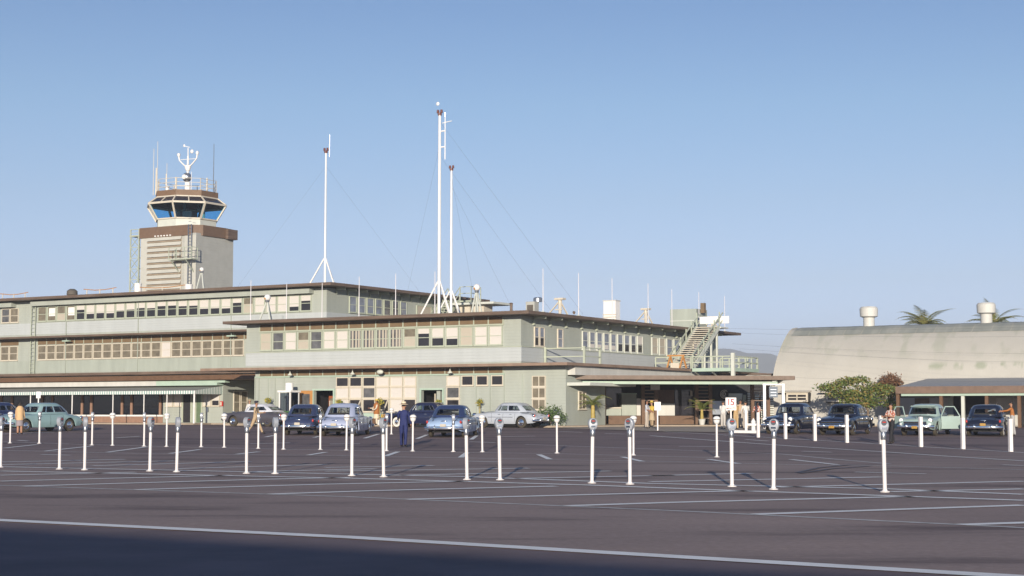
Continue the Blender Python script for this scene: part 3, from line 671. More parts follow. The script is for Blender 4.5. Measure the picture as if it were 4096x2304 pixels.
T.part('radio_rack', MB().box(cu-.5, cu+.9, cv+.5, cv+.9, zs1+.9, zmid-.2), mat('green_rack', (.10,.20,.15), .5))
# ladder and side platform
q = MB(); u = t1-.55
for s in (-.2,.2): q.box(u+s-.03, u+s+.03, vT-.3, vT-.25, 8, zB1)
for k in range(38): q.box(u-.17, u+.17, vT-.29, vT-.26, 8.2+k*.31, 8.24+k*.31)
T.part('ladder', q, mt['steel'])
zp = cz(1057)+.2
q = MB(); q.box(t1-2.3, t1+.6, vT-1.3, vT-.32, zp, zp+.10); T.part('platform', q, mt['green_frame'])
q = MB()
for a, b in ((t1-2.25,vT-1.25),(t1-1.3,vT-1.25),(t1-.3,vT-1.25),(t1+.55,vT-1.25),(t1+.55,vT-.4),(t1-2.25,vT-.4)): q.box(a-.03,a+.03,b-.03,b+.03, zp+.1, zp+1.15)
for z in (zp+.6, zp+1.15): q.bar((t1-2.25,vT-1.25,z),(t1+.55,vT-1.25,z),.05); q.bar((t1+.55,vT-1.25,z),(t1+.55,vT-.4,z),.05)
for a in (t1-2.0, t1-.2): q.bar((a,vT-1.2,zp),(a,vT-.05,zp-1.1),.07)
T.part('platform_railing', q, mt['green_frame'])
# rail round the cab roof, vane cluster, whips
q = MB(); ot = octo(ht_-.15)
for z in (.35,.75,1.15):
    for k in range(8): q.bar((*ot[k],zcap+z),(*ot[(k+1)%8],zcap+z),.04)
for k in range(8): q.bar((*ot[k],zcap),(*ot[k],zcap+1.18),.055)
T.part('roof_railing', q, mt['cream'])
def tz(y): return zm(CAMZ + (HZ-y)/FPX*WP(cu,cv).y)
def tu(x): return PF(x, 700, cv)[0]
ctr = tu(751)
q = MB(); q.tube((ctr,cv,zcap),(ctr,cv,tz(725)),.32,.26,10); q.tube((ctr,cv,tz(725)),(ctr,cv,tz(678)),.12,.12,8); T.part('beacon_stem', q, mt['white'])
q = MB(); q.ball((ctr,cv-.1,tz(705)), .46, .46, .46, 14, 10); b_ = T.part('rotating_beacon', q, mt['steel'], smooth=True)
T.part('beacon_lens', MB().lathe([(.22,-.56),(.24,-.50),(.05,-.47)], (ctr,cv,tz(705)), 14, 'y'), mt['white'], b_)
q = MB(); q.lathe([(.20,0),(.32,.35),(.30,.5),(.1,.62)], (ctr,cv,tz(678)), 12); q.tube((ctr,cv,tz(668)),(ctr,cv,tz(618)),.11,.09)
for s, xx in ((-1, 714),(1, 788)):
    uu = tu(xx); pts = [(ctr,cv,tz(668)),(ctr+(uu-ctr)*.55,cv,tz(648)),(uu-(uu-ctr)*.08,cv,tz(632)),(uu,cv,tz(615))]; q.path(pts, .07)
    q.lathe([(.1,0),(.17,.15),(.15,.3),(.05,.36)], (uu,cv,tz(617)), 10)
q.bar((tu(722),cv,tz(630)),(tu(784),cv,tz(632)),.05); q.tube((ctr,cv,tz(618)),(ctr,cv,tz(585)),.05)
q.bar((tu(732),cv,tz(575)),(tu(758),cv,tz(583)),.06); q.ball((tu(735),cv,tz(574)),.12,.05,.14)
q.ball((tu(766),cv,tz(601)),.2,.1,.2); q.tube((tu(788),cv,tz(615)),(tu(787),cv,tz(600)),.06,.03)
T.part('wind_vane_cluster', q, mt['white'], smooth='auto')
for x, y0, y1, r, m in ((637,755,580,.035,'cream'),(652,755,552,.03,'cream'),(648,755,660,.09,'cream'),(688,755,688,.08,'cream'),(690,690,645,.03,'cream'),(726,755,705,.08,'cream'),(820,760,712,.10,'cream'),(788,755,690,.03,'white'),(846,765,578,.035,'wire')):
    u = tu(x); T.part('whip_aerial', MB().tube((u,cv-.8 if x<800 else cv+.3,zcap-.02),(u,cv-.8 if x<800 else cv+.3,tz(y1)),r,r*.7,6), mt[m], smooth='auto')
q = MB(); u = tu(710); q.tube((u,cv-1.4,zcap),(u,cv-1.4,zcap+.55),.17,.17,10); q.lathe([(.28,.0),(.05,.16)], (u,cv-1.4,zcap+.56), 10); T.part('roof_vent', q, mt['white'])
# lattice ladder mast against the tower's left side
q = MB(); a0_, a1_ = PF(522,1000,vT)[0], PF(563,1000,vT)[0]; ztop_ = cz(920)+.3; zp_ = cz(945)+.2
for a, b in ((a0_,vT),(a1_-.25,vT),(a0_,vT+1.2),(a1_-.25,vT+1.2)): q.box(a-.05,a+.05,b-.05,b+.05, 9.5, ztop_)
for k in range(9):
    z = 10 + k*(zp_-10)/8; q.bar((a0_,vT,z),(a1_-.25,vT,z),.06)
    if k < 8: z2 = 10+(k+1)*(zp_-10)/8; q.bar((a0_,vT,z),(a1_-.25,vT,z2),.05); q.bar((a1_-.25,vT,z),(a0_,vT,z2),.05); q.bar((a0_,vT+1.2,z),(a1_-.25,vT+1.2,z2),.05)
q.box(a0_-.1, a1_, vT-.1, vT+1.3, zp_, zp_+.12); q.bar((a0_,vT,ztop_),(a1_,vT,ztop_),.06); q.bar((a0_,vT,(ztop_+zp_)/2),(a1_,vT,(ztop_+zp_)/2),.05)
T.part('lattice_mast', q, mt['green_frame'])
# ================================================================== QUONSET HUT
rp = depth(3188,1313,110.0*S); hu, hv, hz = LP(rp)
HB = Bld('quonset_hut', 'large cream arched hut with weathered grey green ridge on the right of the terminal', 'hut', hu+12, hv, .55)
prof = [(0,0),(.9,.1),(1.45,.30),(2.0,.62),(2.55,1.03),(3.1,1.5),(3.63,2.03),(3.95,2.42),(4.22,2.82),(4.55,3.5),(4.85,4.3),(5.08,5.1),(5.2,5.8),(5.25,6.6)]
hl = 34.0
def hutmat():
    m = mat('weathered_cream_metal', (.445,.425,.38), .7, var=.05, scale=.5); t = m.node_tree; L = t.links.new; b = t.nodes['Principled BSDF']
    src = b.inputs['Base Color'].links[0].from_socket
    tc = t.nodes.new('ShaderNodeTexCoord'); mp = t.nodes.new('ShaderNodeMapping'); mp.inputs['Scale'].default_value = (1.1,.35,.45); L(tc.outputs['Object'], mp.inputs[0])
    n = t.nodes.new('ShaderNodeTexNoise'); n.inputs['Scale'].default_value = 1.0; n.inputs['Detail'].default_value = 5; L(mp.outputs[0], n.inputs['Vector'])
    sx = t.nodes.new('ShaderNodeSeparateXYZ'); L(tc.outputs['Object'], sx.inputs[0])
    def gauss(lo, hi, inv=False):
        mr = t.nodes.new('ShaderNodeMapRange'); mr.inputs[1].default_value = lo; mr.inputs[2].default_value = hi; L(sx.outputs['Z'], mr.inputs[0]); return mr.outputs[0]
    def math_(op, a, c):
        x = t.nodes.new('ShaderNodeMath'); x.operation = op
        for i, v in enumerate((a, c)):
            if isinstance(v, (int, float)): x.inputs[i].default_value = v
            else: L(v, x.inputs[i])
        return x.outputs[0]
    up = gauss(4.6, 5.35)                                               # weathering just below the ridge panels
    band = math_('MULTIPLY', gauss(3.9, 4.25), math_('SUBTRACT', 1.0, gauss(4.25, 4.6)))
    f1 = math_('MULTIPLY', up, math_('GREATER_THAN', n.outputs['Fac'], .54))
    mr = t.nodes.new('ShaderNodeMapRange'); mr.inputs[1].default_value = .50; mr.inputs[2].default_value = .62; L(n.outputs['Fac'], mr.inputs[0])
    far = t.nodes.new('ShaderNodeMapRange'); far.inputs[1].default_value = -3.0; far.inputs[2].default_value = -1.0; L(sx.outputs['X'], far.inputs[0])
    f = math_('MINIMUM', math_('ADD', math_('MULTIPLY', math_('MULTIPLY', up, mr.outputs[0]), .32), math_('MULTIPLY', math_('MULTIPLY', band, far.outputs[0]), math_('MULTIPLY', mr.outputs[0], 1.2))), .7)
    x = t.nodes.new('ShaderNodeMix'); x.data_type = 'RGBA'; L(f, x.inputs[0]); L(src, x.inputs[6]); x.inputs[7].default_value = (.25,.28,.20,1)
    L(x.outputs[2], b.inputs['Base Color'])
    # ribs of the sheets
    wv = t.nodes.new('ShaderNodeTexWave'); wv.inputs['Scale'].default_value = 1.6; L(tc.outputs['Object'], wv.inputs['Vector'])
    bp = t.nodes.new('ShaderNodeBump'); bp.inputs['Strength'].default_value = .12; bp.inputs['Distance'].default_value = .02; L(wv.outputs['Fac'], bp.inputs['Height']); L(bp.outputs[0], b.inputs['Normal'])
    return m
mt['hut'] = hutmat()
mt['ridge'] = mat('ridge_sheets', (.29,.31,.28), .6, var=.22, scale=.9, stretch=(1.2,.25,.25), col2=(.35,.35,.31))
def arch(side, i0, i1, lift=0): return [(side*d, hz-dz+lift) for d, dz in prof[i0:i1+1]]
shell = MB(); nn = len(prof); full = [(-d, hz-dz) for d, dz in prof[::-1]] + [(d, hz-dz) for d, dz in prof[1:]]
for k in range(17):
    a, b = hu+k*2.0, hu+k*2.0+2.0
    base = len(shell.v)
    shell.add([(x, hv+y, z) for x in (a, b) for y, z in full], [(i, i+1, len(full)+i+1, len(full)+i) for i in range(len(full)-1)])
HB.part('arched_shell', shell, mt['hut'], smooth=True)
sh = MB(); low = [(hv+y, z) for y, z in full]
sh.add([(hu+.05,y,z) for y,z in low]+[(hu+34,y,z) for y,z in low], [tuple(range(len(low))), tuple(range(2*len(low)-1,len(low)-1,-1))]); HB.part('end_wall', sh, mt['white_wall'])
rng = random.Random(5)
for k in range(28):                                                    # ridge sheets, each lapped on the next
    a = hu+.35+k*1.2
    e_ = .006 if k % 2 else 0; rs = MB(); pr_ = [(hv+d, hz-dz+.03+e_) for d, dz in ((-2.05,.655),(-1.45,.30),(-.9,.1),(0,0),(.9,.1),(1.45,.30),(2.05,.655))]
    rs.add([(x,y,z) for x in (a,a+1.17) for y,z in pr_], [(i,i+1,7+i+1,7+i) for i in range(6)]); HB.part('ridge_sheet', rs, mt['ridge'])
HB.part('lap_seam', MB().path([(hu+.02,hv-d-.02,hz-dz+.02) for d,dz in prof],.03), mt['hut'])
for x, y0 in ((3484,1320),(3960,1304)):                                # ridge ventilators
    p = depth(x, 1300, rp.y); uu = LP(depth(x,1300,WP(LP(p).x,hv).y)).x; z0 = hz-.05
    q = MB(); q.tube((uu,hv,z0-.2),(uu,hv,z0+1.0),.37,.37,14); q.lathe([(.40,.62),(.58,.70),(.60,1.22),(.50,1.34),(.1,1.38)], (uu,hv,z0+.0), 16)
    HB.part('ridge_ventilator', q, mt['white_wall'], smooth='auto')
# hopper windows in the lower flank
for xa, xb in ((3150,3236),(3310,3390),(3400,3470)):
    for zz in (1.9,):
        vv = hv-5.17; ua, ub = PF(xa,1590,vv)[0], PF(xb,1590,vv)[0]; za, zb_ = PF(xa,1608,vv)[1], PF(xa,1572,vv)[1]
        fr = MB()
        for q_ in ((ua,ua+.12,za,zb_),(ub-.12,ub,za,zb_),(ua+.12,ub-.12,zb_-.12,zb_),(ua+.12,ub-.12,za,za+.12),(ua+.12,ub-.12,(za+zb_)/2-.03,(za+zb_)/2+.03),((ua+ub)/2-.03,(ua+ub)/2+.03,za+.12,zb_-.12)):
            fr.box(q_[0],q_[1],vv-.24,vv-.16,q_[2],q_[3])
        fr.prismx([(vv+.25,zb_+.1),(vv-.4,zb_+.02),(vv-.4,zb_+.06),(vv+.25,zb_+.16)], ua-.5, ub+.1)
        o = HB.part('window', fr, mt['cream']); HB.part('pane', MB().box(ua+.12, ub-.12, vv-.2, vv-.18, za+.12, zb_-.12), mt['pane_dark'], o)
        HB.part('window_box', MB().box(ua-.05, ub+.05, vv-.15, vv+.4, za-.05, zb_), mt['dark'])
# lean-to porch
pv = 11.5; pu0 = LP(depth(3585,1547,95*S)).x; pu1 = pu0+16
q = MB(); q.prismx([(pv,2.95),(hv-4.9,3.55),(hv-4.9,3.45),(pv,2.83)], pu0, pu1); HB.part('porch_roof', q, mt['steel'] if False else mat('porch_sheet', (0.320,0.320,0.320), .55, var=.08))
q = MB(); q.box(pu0, pu1, pv-.06, pv-.005, 2.56, 2.97); HB.part('porch_fascia', q, mat('porch_fascia', (.17,.11,.08), .7, var=.15))
q = MB(); q.box(pu0+.3, pu1, pv+.05, pv+.12, 2.42, 2.58); HB.part('porch_beam', q, mt['mint'])
for x, m in ((3590,'brown'),(3763,'brown'),(3850,'pale'),(3945,'brown'),(4075,'brown'),(4200,'pale')):
    uu = PF(x,1600,pv+.1)[0]; HB.part('porch_post', MB().box(uu-.09, uu+.09, pv+.13, pv+.31, .4, 2.6), mt[m])
vb = hv-5.3; q = MB(); q.box(pu0-2, pu1, vb-.12, vb, .4, 3.3); HB.part('porch_wall', q, mt['hut'])
def px_panel(name, xa, xb, ya, yb, m, d=.18): 
    ua, za = PF(xa, yb, vb-d); ub, zb_ = PF(xb, ya, vb-d); HB.part(name, MB().box(ua, ub, vb-d, vb-.122, max(.45,za), zb_), mt[m])
px_panel('porch_door', 3818, 3940, 1545, 1760, 'dark'); px_panel('shutter', 3660,3716,1592,1680,'transom'); px_panel('side_door', 3795,3812,1590,1740,'green_frame', .2); px_panel('wall_panel', 3985, 4070, 1592, 1700, 'white_wall')
px_panel('lintel_band', 3600, 3800, 1560, 1590, 'soffit', .16)
# ================================================================== ARRIVALS CANOPY (long low roof between wing and hut)
P0, P1 = depth(2268,1502,94.0*S), depth(3176,1505,96.0*S)
ca = math.atan2(P1.y-P0.y, P1.x-P0.x); cx0 = P0.x; clen = (P1-P0).to_2d().length/S
class Loc:
    def __init__(s, name, label, cat, loc, rz): s.root = thing(name, label, cat, loc, rz)
    part = lambda s, name, mb, m, parent=None, smooth=False: mb.build(name, m, parent or s.root, smooth, k=S)
Cn = Loc('arrivals_canopy', 'long low brown edged canopy roof on paired posts between the office wing and hut', 'canopy', (P0.x, P0.y, Z0), ca)
def cxy(x, dy):                                  # pixel column at depth dy behind the canopy edge -> place along the edge
    c_, s_ = math.cos(ca), math.sin(ca); Y = P0.y + dy*S
    for _ in range(4):
        p = depth(x, 1600, Y); d = p-P0; lx = (d.x*c_+d.y*s_)/S; Y = P0.y + S*(lx*s_ + dy*c_)
    return lx
def czz(y, lx, dy): Y = P0.y+S*(lx*math.sin(ca)+dy*math.cos(ca)); return zm(CAMZ+(HZ-y)/FPX*Y)
q = MB(); q.prism([(0,0),(clen,0),(clen-1.2,12),(5.5,14),(1.0,4)], 3.44, 3.60); Cn.part('roof', q, mt['roofing'])
q = MB(); q.box(0, clen, -.06, -.002, 3.38, 3.62); Cn.part('fascia', q, mat('canopy_fascia', (.185,.135,.105), .7, var=.15))
q = MB(); q.prism([(clen+.002,0),(clen+.06,0),(clen-1.14,12),(clen-1.198,12)], 3.38, 3.61); Cn.part('fascia', q, mt['fascia'])
pd = 5.6
q = MB(); q.box(cxy(2330,.5), cxy(3110,.5), .45, .55, czz(1537,5,.5), czz(1526,5,.5)); Cn.part('beam', q, mt['mint'])
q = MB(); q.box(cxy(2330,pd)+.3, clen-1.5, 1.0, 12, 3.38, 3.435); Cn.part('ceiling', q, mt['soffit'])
def cpost(x, w_=.2): lx = cxy(x, pd); Cn.part('post', MB().box(lx-w_/2, lx+w_/2, pd, pd+w_, .62, 3.40), mt['brown']); return lx
cpost(2416, .24)
for xa, xb in ((2573,2625),(2788,2843),(3011,3074)):
    a = cpost(xa); b = cpost(xb)
    for k in range(8):
        z = 3.25-k*.21 if k < 6 else 1.6-(k-6)*.5
        Cn.part('slat', MB().box(a+.101, b-.101, pd+.05, pd+.12, z-.025, z+.025), mt['brown_lt'])
# concourse wall behind the posts
def cpanel(name, xa, xb, ya, yb, dy, m, th=.08, parent=None):
    a, b = cxy(xa,dy), cxy(xb,dy); return Cn.part(name, MB().box(a, b, dy, dy+th, czz(yb,a,dy), czz(ya,a,dy)), mt[m], parent)
cpanel('low_wall', 2434, 2566, 1663, 1710, 7.0, 'brown'); cpanel('low_wall', 2638, 2777, 1663, 1710, 7.0, 'brown')
cpanel('kerb_strip', 2440, 2566, 1704, 1709, 6.9, 'concrete', .06); cpanel('kerb_strip', 2640, 2777, 1705, 1709, 6.9, 'concrete', .06)
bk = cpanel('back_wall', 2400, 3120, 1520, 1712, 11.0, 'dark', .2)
cpanel('kiosk', 2487, 2546, 1577, 1662, 7.4, 'panel', 1.2); cpanel('kiosk_cap', 2485, 2548, 1573, 1577, 7.35, 'mint', 1.3)
cpanel('kiosk', 2547, 2564, 1594, 1662, 7.5, 'blind', .9)
cpanel('shop_pane', 2425, 2486, 1548, 1634, 8.2, 'pane_dark', .05); cpanel('counter', 2425, 2486, 1634, 1662, 7.6, 'panel', .5)
cpanel('counter_top', 2425, 2488, 1629, 1634, 7.5, 'cream', .7)
cpanel('wall_panel', 2632, 2697, 1560, 1614, 7.6, 'brown', .05); cpanel('wall_panel', 2632, 2699, 1614, 1662, 7.5, 'white_wall', .05)
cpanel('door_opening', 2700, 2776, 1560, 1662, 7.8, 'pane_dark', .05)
cpanel('notice', 2761, 2770, 1563, 1585, 7.6, 'blind_tan', .02); cpanel('notice', 2756, 2766, 1597, 1621, 7.6, 'blind_tan', .02)
cpanel('blue_grey_panel', 2850, 2905, 1604, 1658, 9.0, 'steel', .2); cpanel('wall_panel', 2908, 2970, 1574, 1640, 9.2, 'pale', .06); cpanel('wall_panel', 2973, 2985, 1580, 1700, 9.0, 'green_frame', .06)  # first panel is a plain stand-in for an unidentified blue-grey shape
for xa, xb in ((2991,3009),(3020,3037),(3044,3054),(3077,3095)):
    a, b = cxy(xa,8.6), cxy(xb,8.6)
    o = Cn.part('shutter', MB().box(a, b, 8.66, 8.7, .62, 2.75), mt['pane_screen'])
    q = MB()
    for k in range(14): q.box(a, b, 8.6, 8.655, .72+k*.145, .80+k*.145)
    Cn.part('shutter_louvre', q, mt['pale'], o)
cpanel('hanging_sign', 2603, 2640, 1540, 1560, 5.4, 'pale', .04)
a = cxy(2896,8.4); z = czz(1577,a,8.4)
q = MB()
for r, t0_, t1_ in ((.26,40,320),(.17,60,300),(.09,0,360)):
    pts = [(a+r*math.cos(rad(t0_+k*(t1_-t0_)/12)), 8.34, z+r*math.sin(rad(t0_+k*(t1_-t0_)/12))) for k in range(13)]; q.path(pts, .022, 5)
o = Cn.part('round_emblem', MB().lathe([(.05,.0),(.30,.0),(.30,.05),(.05,.05)], (a,8.36,z), 20, 'y'), mt['dark']); Cn.part('emblem_strokes', q, mt['white'], o)
# mint outrigger arms at both ends
for pts in (((2275,1523,2.0),(2330,1534,5.4)),((2332,1536,5.4),(2358,1568,7.5)),((2262,1496,.5),(2304,1504,2.5)),((3135,1515,1.0),(3095,1540,4.5))):
    A_, B_ = [(cxy(x,dy), dy, czz(y,cxy(x,dy),dy)) for x,y,dy in pts]; Cn.part('outrigger_arm', MB().bar(A_, B_, .16, .12), mt['mint'])
q = MB(); q.box(clen-1.0, clen+3.0, 12.2, 14.5, .5, 3.95); Cn.part('link_wall', q, mt['white_wall'])
Cn.part('link_roof', MB().box(clen-1.2, clen+3.0, 12.0, 14.6, 3.952, 4.05), mt['fascia'])
# ================================================================== ROOF FITTINGS
ZM, ZA = 7.35, 10.37
def rooft(name, label, cat, u, v, z, group=None): return Loc(name, label, cat, WP(u,v,z), TH) if not group else LocG(name, label, cat, WP(u,v,z), TH, group)
class LocG(Loc):
    def __init__(s, name, label, cat, loc, rz, group): s.root = thing(name, label, cat, loc, rz, group)
def mast(x, ytop, v, z0, r, label, brace, span, guys):
    u, zt_ = PF(x, ytop, v); h = zt_-z0
    t = rooft('radio_mast', label, 'radio mast', u, v, z0, 'tall white radio masts on the terminal roofs')
    t.part('pole', MB().tube((0,0,0),(0,0,h), r, r*.72, 10), mt['white'], None, 'auto')
    t.part('base_plate', MB().box(-.3,.3,-.3,.3,-.04,.05), mt['white'])
    for a, b in ((-span,-.3),(span*.85,-.3),(0,span)): t.part('brace', MB().tube((a,b,.0),(a*.06,b*.06,brace), .055, .055, 6), mt['white'], None, 'auto')
    q = MB(); q.tube((0,0,h),(0,0,h+.16), .13,.13); q.tube((-.13,0,h+.16),(-.13,0,h+.36), .09,.07); q.tube((.13,0,h+.16),(.13,0,h+.36), .09,.07)
    t.part('top_lamp', q, mat('mast_lamp', (.12,.03,.02), .3), None, 'auto')
    for a, b, f_ in guys: t.part('guy_wire', MB().tube((0,0,h*f_),(a,b,0), .004, .004, 4), mt['wire'])
    return t, h
m1, h1 = mast(1304, 612, 9.6, ZA, .085, 'white radio mast braced on the roof corner of the three storey block', 1.9, 1.2, [(-10,2,.9),(2,9,.9)])
m1.part('spike', MB().tube((.3,0,h1-.3),(.32,0,h1+1.3), .014, .01, 6), mt['steel'])
m2, h2 = mast(1759, 462, 2.2, ZM, .112, 'tallest white radio mast with a side arm aerial, on the office wing roof', 2.2, 1.25, [(-3.5,1,.85),(9,2,.97),(5,6,.8)])
q = MB()
for d in (1.0, 2.0): q.bar((0,0,h2-d),(.42,0,h2-d), .07)
q.tube((.40,0,h2-2.8),(.40,0,h2-.1), .03, .026, 6); q.bar((.2,0,h2-.5),(.9,0,h2-.42),.04); q.ball((-.15,0,h2+.75),.12,.05,.12); m2.part('aerial_arm', q, mt['white'], None, 'auto')
m2.part('aerial_tip', MB().tube((.40,0,h2-.1),(.40,0,h2+.15), .035, .03, 6), mt['steel'])
m3, h3 = mast(1806, 682, 14.0, ZM, .10, 'shorter white radio mast just right of the tallest mast', 2.6, 1.6, [(4,3,.9),(6,-6,.95)])
# slim aerial poles along the roof edges
mt['pole_pale'] = mat('pale_pole', (.62,.60,.62), .5, var=.05)
pole0 = None; plab = ['leftmost slim white pole on the front roof edge','slim white pole on the front roof edge beside the globe beacon','slim white pole in front of the corner of the three storey block','slim white pole right of the corner of the three storey block','slim white pole before the upper side windows','slim white pole just left of the tallest mast',
 'slim white pole behind the square roof cooler','slim white pole between the tripod stand and the white box','slim white pole rising behind the white roof box','slim white pole right of the second tripod stand','slim white pole before the left end of the big roof cabin','slim white pole beside the orange chimney','rightmost slim white pole at the far roof end']
for k, (x, y) in enumerate([(1004,1120),(1147,1133),(1289,1130),(1437,1105),(1583,1093),(1740,1085),(2172,1075),(2314,1093),(2448,1113),(2592,1135),(2687,1158),(2795,1170),(2898,1185)]):
    if k < 6: v = -.5; u, zt_ = PF(x, y, v)
    else: u = uR+.6; v, zt_ = PR(x, y, u)
    t = rooft('aerial_pole', plab[k], 'pole', u, v, ZM if k > 5 else 7.31, 'slim aerial poles along the roof edges')
    t.part('pole', MB().tube((0,0,0),(0,0,zt_-7.33), .032, .018, 6), mt['pole_pale'], None, 'auto'); t.part('foot', MB().box(-.1,.1,-.1,.1,-.01,.06), mt['pale'])
# globe beacons on stands
def beacon(x, y, rpx, v, z0, label, legs):
    u, zc = PF(x, y, v); r = rpx/FPX*WP(u,v).y/S; h = zc-z0
    t = rooft('globe_beacon', label, 'beacon', u, v, z0, 'globe beacons on roof stands')
    t.part('globe', MB().ball((0,0,h), r, r, r, 16, 12), mt['white'], None, True)
    t.part('lamp_window', MB().lathe([(r*.28,-r*.99),(r*.34,-r*.88)], (-r*.25,0,h-r*.35), 12, 'y'), mt['orange'])
    t.part('collar', MB().tube((0,0,h-r*1.5),(0,0,h-r*.85), .13, .16, 10), mt['steel'])
    for a, b in legs: t.part('leg', MB().bar((a,b,0),(a*.1,b*.1,h-r*1.4), .08), mt['pale'])
beacon(1070,1190,13,2.0,ZM,'white globe beacon on a tripod at the left of the office wing roof', ((-.45,-.3),(.5,-.3),(0,.5)))
beacon(1907,1150,14,10.0,ZM,'white globe beacon on a lattice stand right of the roof stairs', ((-.35,-.35),(.35,-.35),(.35,.35),(-.35,.35)))
beacon(807,1078,9,16.0,ZA,'small white globe beacon on a tripod below the control tower', ((-.5,-.3),(.6,-.3),(0,.5)))
# tripod stands
for x, y, v, lab in ((2240,1192,PR(2240,1240,-3.2)[0],'tripod floodlight stand near the front corner of the roof'),(2583,1233,PR(2583,1240,-3.2)[0],'tripod floodlight stand left of the big roof cabin'),(2850,1266,PR(2850,1290,-2.4)[0],'tripod floodlight stand at the head of the outside stairs')):
    u, zt_ = PF(x, y, v); h = zt_-ZM
    t = rooft('tripod_stand', lab, 'stand', u, v, ZM, 'tripod stands on the office wing roof')
    t.part('top_plate', MB().prism([(-.3,-.2),(.3,-.2),(.3,.2),(-.3,.2)], h-.12, h), mt['cream']); t.part('post', MB().tube((0,0,0),(0,0,h-.12),.09,.13), mt['cream'])
    for a, b in ((-1.0,.1),(.3,-.5),(.25,.6)): t.part('leg', MB().bar((a,b,0),(a*.1,b*.1,h-.25),.07), mt['cream'])
    t.part('cross_tie', MB().bar((-.3,-.1,h*.35),(.22,-.1,h*.35),.06), mt['cream'])
# boxes on the roof
def roofbox(name, label, cat, xa, xb, xr, ytop, v, mkey, extra=None):
    ua, zt_ = PF(xa, ytop, v); ub, _ = PF(xb, ytop, v); dv = max(.5, PR(xr, ytop, ub)[0]-v)
    t = rooft(name, label, cat, ua, v, ZM); W_ = ub-ua; H = zt_-ZM
    t.part('body', MB().box(0, W_, 0, dv, 0, H), mt[mkey]); 
    return t, W_, dv, H
t, W_, dv, H = roofbox('roof_cabin', 'large plain pale box cabin on the far end of the office wing roof', 'cabin', 2680, 2785, 2828, 1238, PR(2785,1240,-2.9)[0], 'panel')
t.part('chimney', MB().box(W_+.1, W_+.4, .5, .8, H-.3, H+.42), mt['transom']); t.part('belt', MB().box(-.02, W_+.02, -.03, -.002, H*.42, H*.46), mt['pale'])
t, W_, dv, H = roofbox('roof_cooler', 'small grey square cooling unit with a round vent on the roof corner', 'cooler', 2103, 2138, 2155, 1207, 6.0, 'tower_wall')
t.part('vent_drum', MB().lathe([(.28,0),(.28,.22),(.2,.28)], (W_-.05,.5,H), 14), mt['steel'], None, 'auto'); t.part('grille', MB().box(.1, W_-.1, -.02, -.002, H*.3, H*.8), mt['soffit'])
t, W_, dv, H = roofbox('water_cooler_box', 'bright white box with slatted base standing on the roof', 'cooler', 2414, 2462, 2480, 1205, PR(2462,1240,-2.6)[0], 'white')
for k in range(3): t.part('slat', MB().box(-.05, W_+.05, -.05, -.002, .05+k*.16, .11+k*.16), mt['cream'])
t.part('lid', MB().box(-.04, W_+.04, -.04, dv+.04, H, H+.06), mt['white_wall'])
t, W_, dv, H = roofbox('roof_penthouse', 'low cream stair head with flat overhanging roof right of the tall masts', 'penthouse', 1838, 1936, 1970, 1222, 22.0, 'cream')
t.part('roof', MB().box(-.3, W_+1.2, -.6, dv+1.0, H, H+.16), mt['pale']); t.part('corner_strip', MB().box(W_-.7, W_-.55, -.04, -.002, 0, H-.01), mt['panel'])
for x, y, r, lab in ((2296,1250,.07,'short dark vent pipe behind the second tripod stand'),(2045,1216,.09,'short dark vent pipe at the roof corner')):
    u, zt_ = PF(x,y,4.0); t = rooft('vent_pipe', lab, 'vent', u, 4.0, ZM); t.part('pipe', MB().tube((0,0,0),(0,0,zt_-ZM), r, r, 8), mt['fascia']); t.part('cap', MB().tube((0,0,zt_-ZM),(0,0,zt_-ZM+.08), r*1.5, r*.8, 8), mt['fascia'])
u, zt_ = PF(289,1156,13.0); t = rooft('mushroom_vent', 'dark mushroom shaped vent on the left roof', 'vent', u, 13.0, ZA); h = zt_-ZA
t.part('neck', MB().tube((0,0,0),(0,0,h*.5),.28,.24,12), mt['soffit']); t.part('hood', MB().lathe([(.25,h*.42),(.44,h*.55),(.42,h*.85),(.2,h),(.03,h)], (0,0,0), 14), mt['soffit'], None, 'auto')
for x, y, lab in ((552,1138,'white vent pipe at the foot of the lattice mast'),(755,1142,'white vent pipe before the tower ladder')):
    u, zt_ = PF(x,y,16.0); t = rooft('white_vent', lab, 'vent', u, 16.0, ZA); t.part('pipe', MB().tube((0,0,0),(0,0,zt_-ZA),.3,.3,12), mt['white'], None, 'auto'); t.part('cap', MB().lathe([(.32,0),(.34,.08),(.1,.12)],(0,0,zt_-ZA),12), mt['white'])
for xa, xb, y, lab in ((0,112,1178,'long horizontal aerial at the left end of the roof'),(335,465,1160,'long horizontal aerial right of the mushroom vent'),(560,740,1152,'long horizontal aerial at the foot of the control tower')):
    ua, z = PF(xa,y,14.0); ub, _ = PF(xb,y,14.0); t = rooft('roof_aerial', lab, 'aerial', (ua+ub)/2, 14.0, ZA, 'horizontal aerials on the main roof'); L2 = (ub-ua)/2; h = z-ZA
    t.part('boom', MB().path([(-L2,0,h+.06),(-L2*.3,0,h-.06),(L2*.3,0,h-.06),(L2,0,h+.06)],.035,5), mt['orange'])
    for a in (-L2*.8, 0, L2*.8): t.part('support', MB().tube((a,0,0),(a,0,h),.04), mt['cream'])
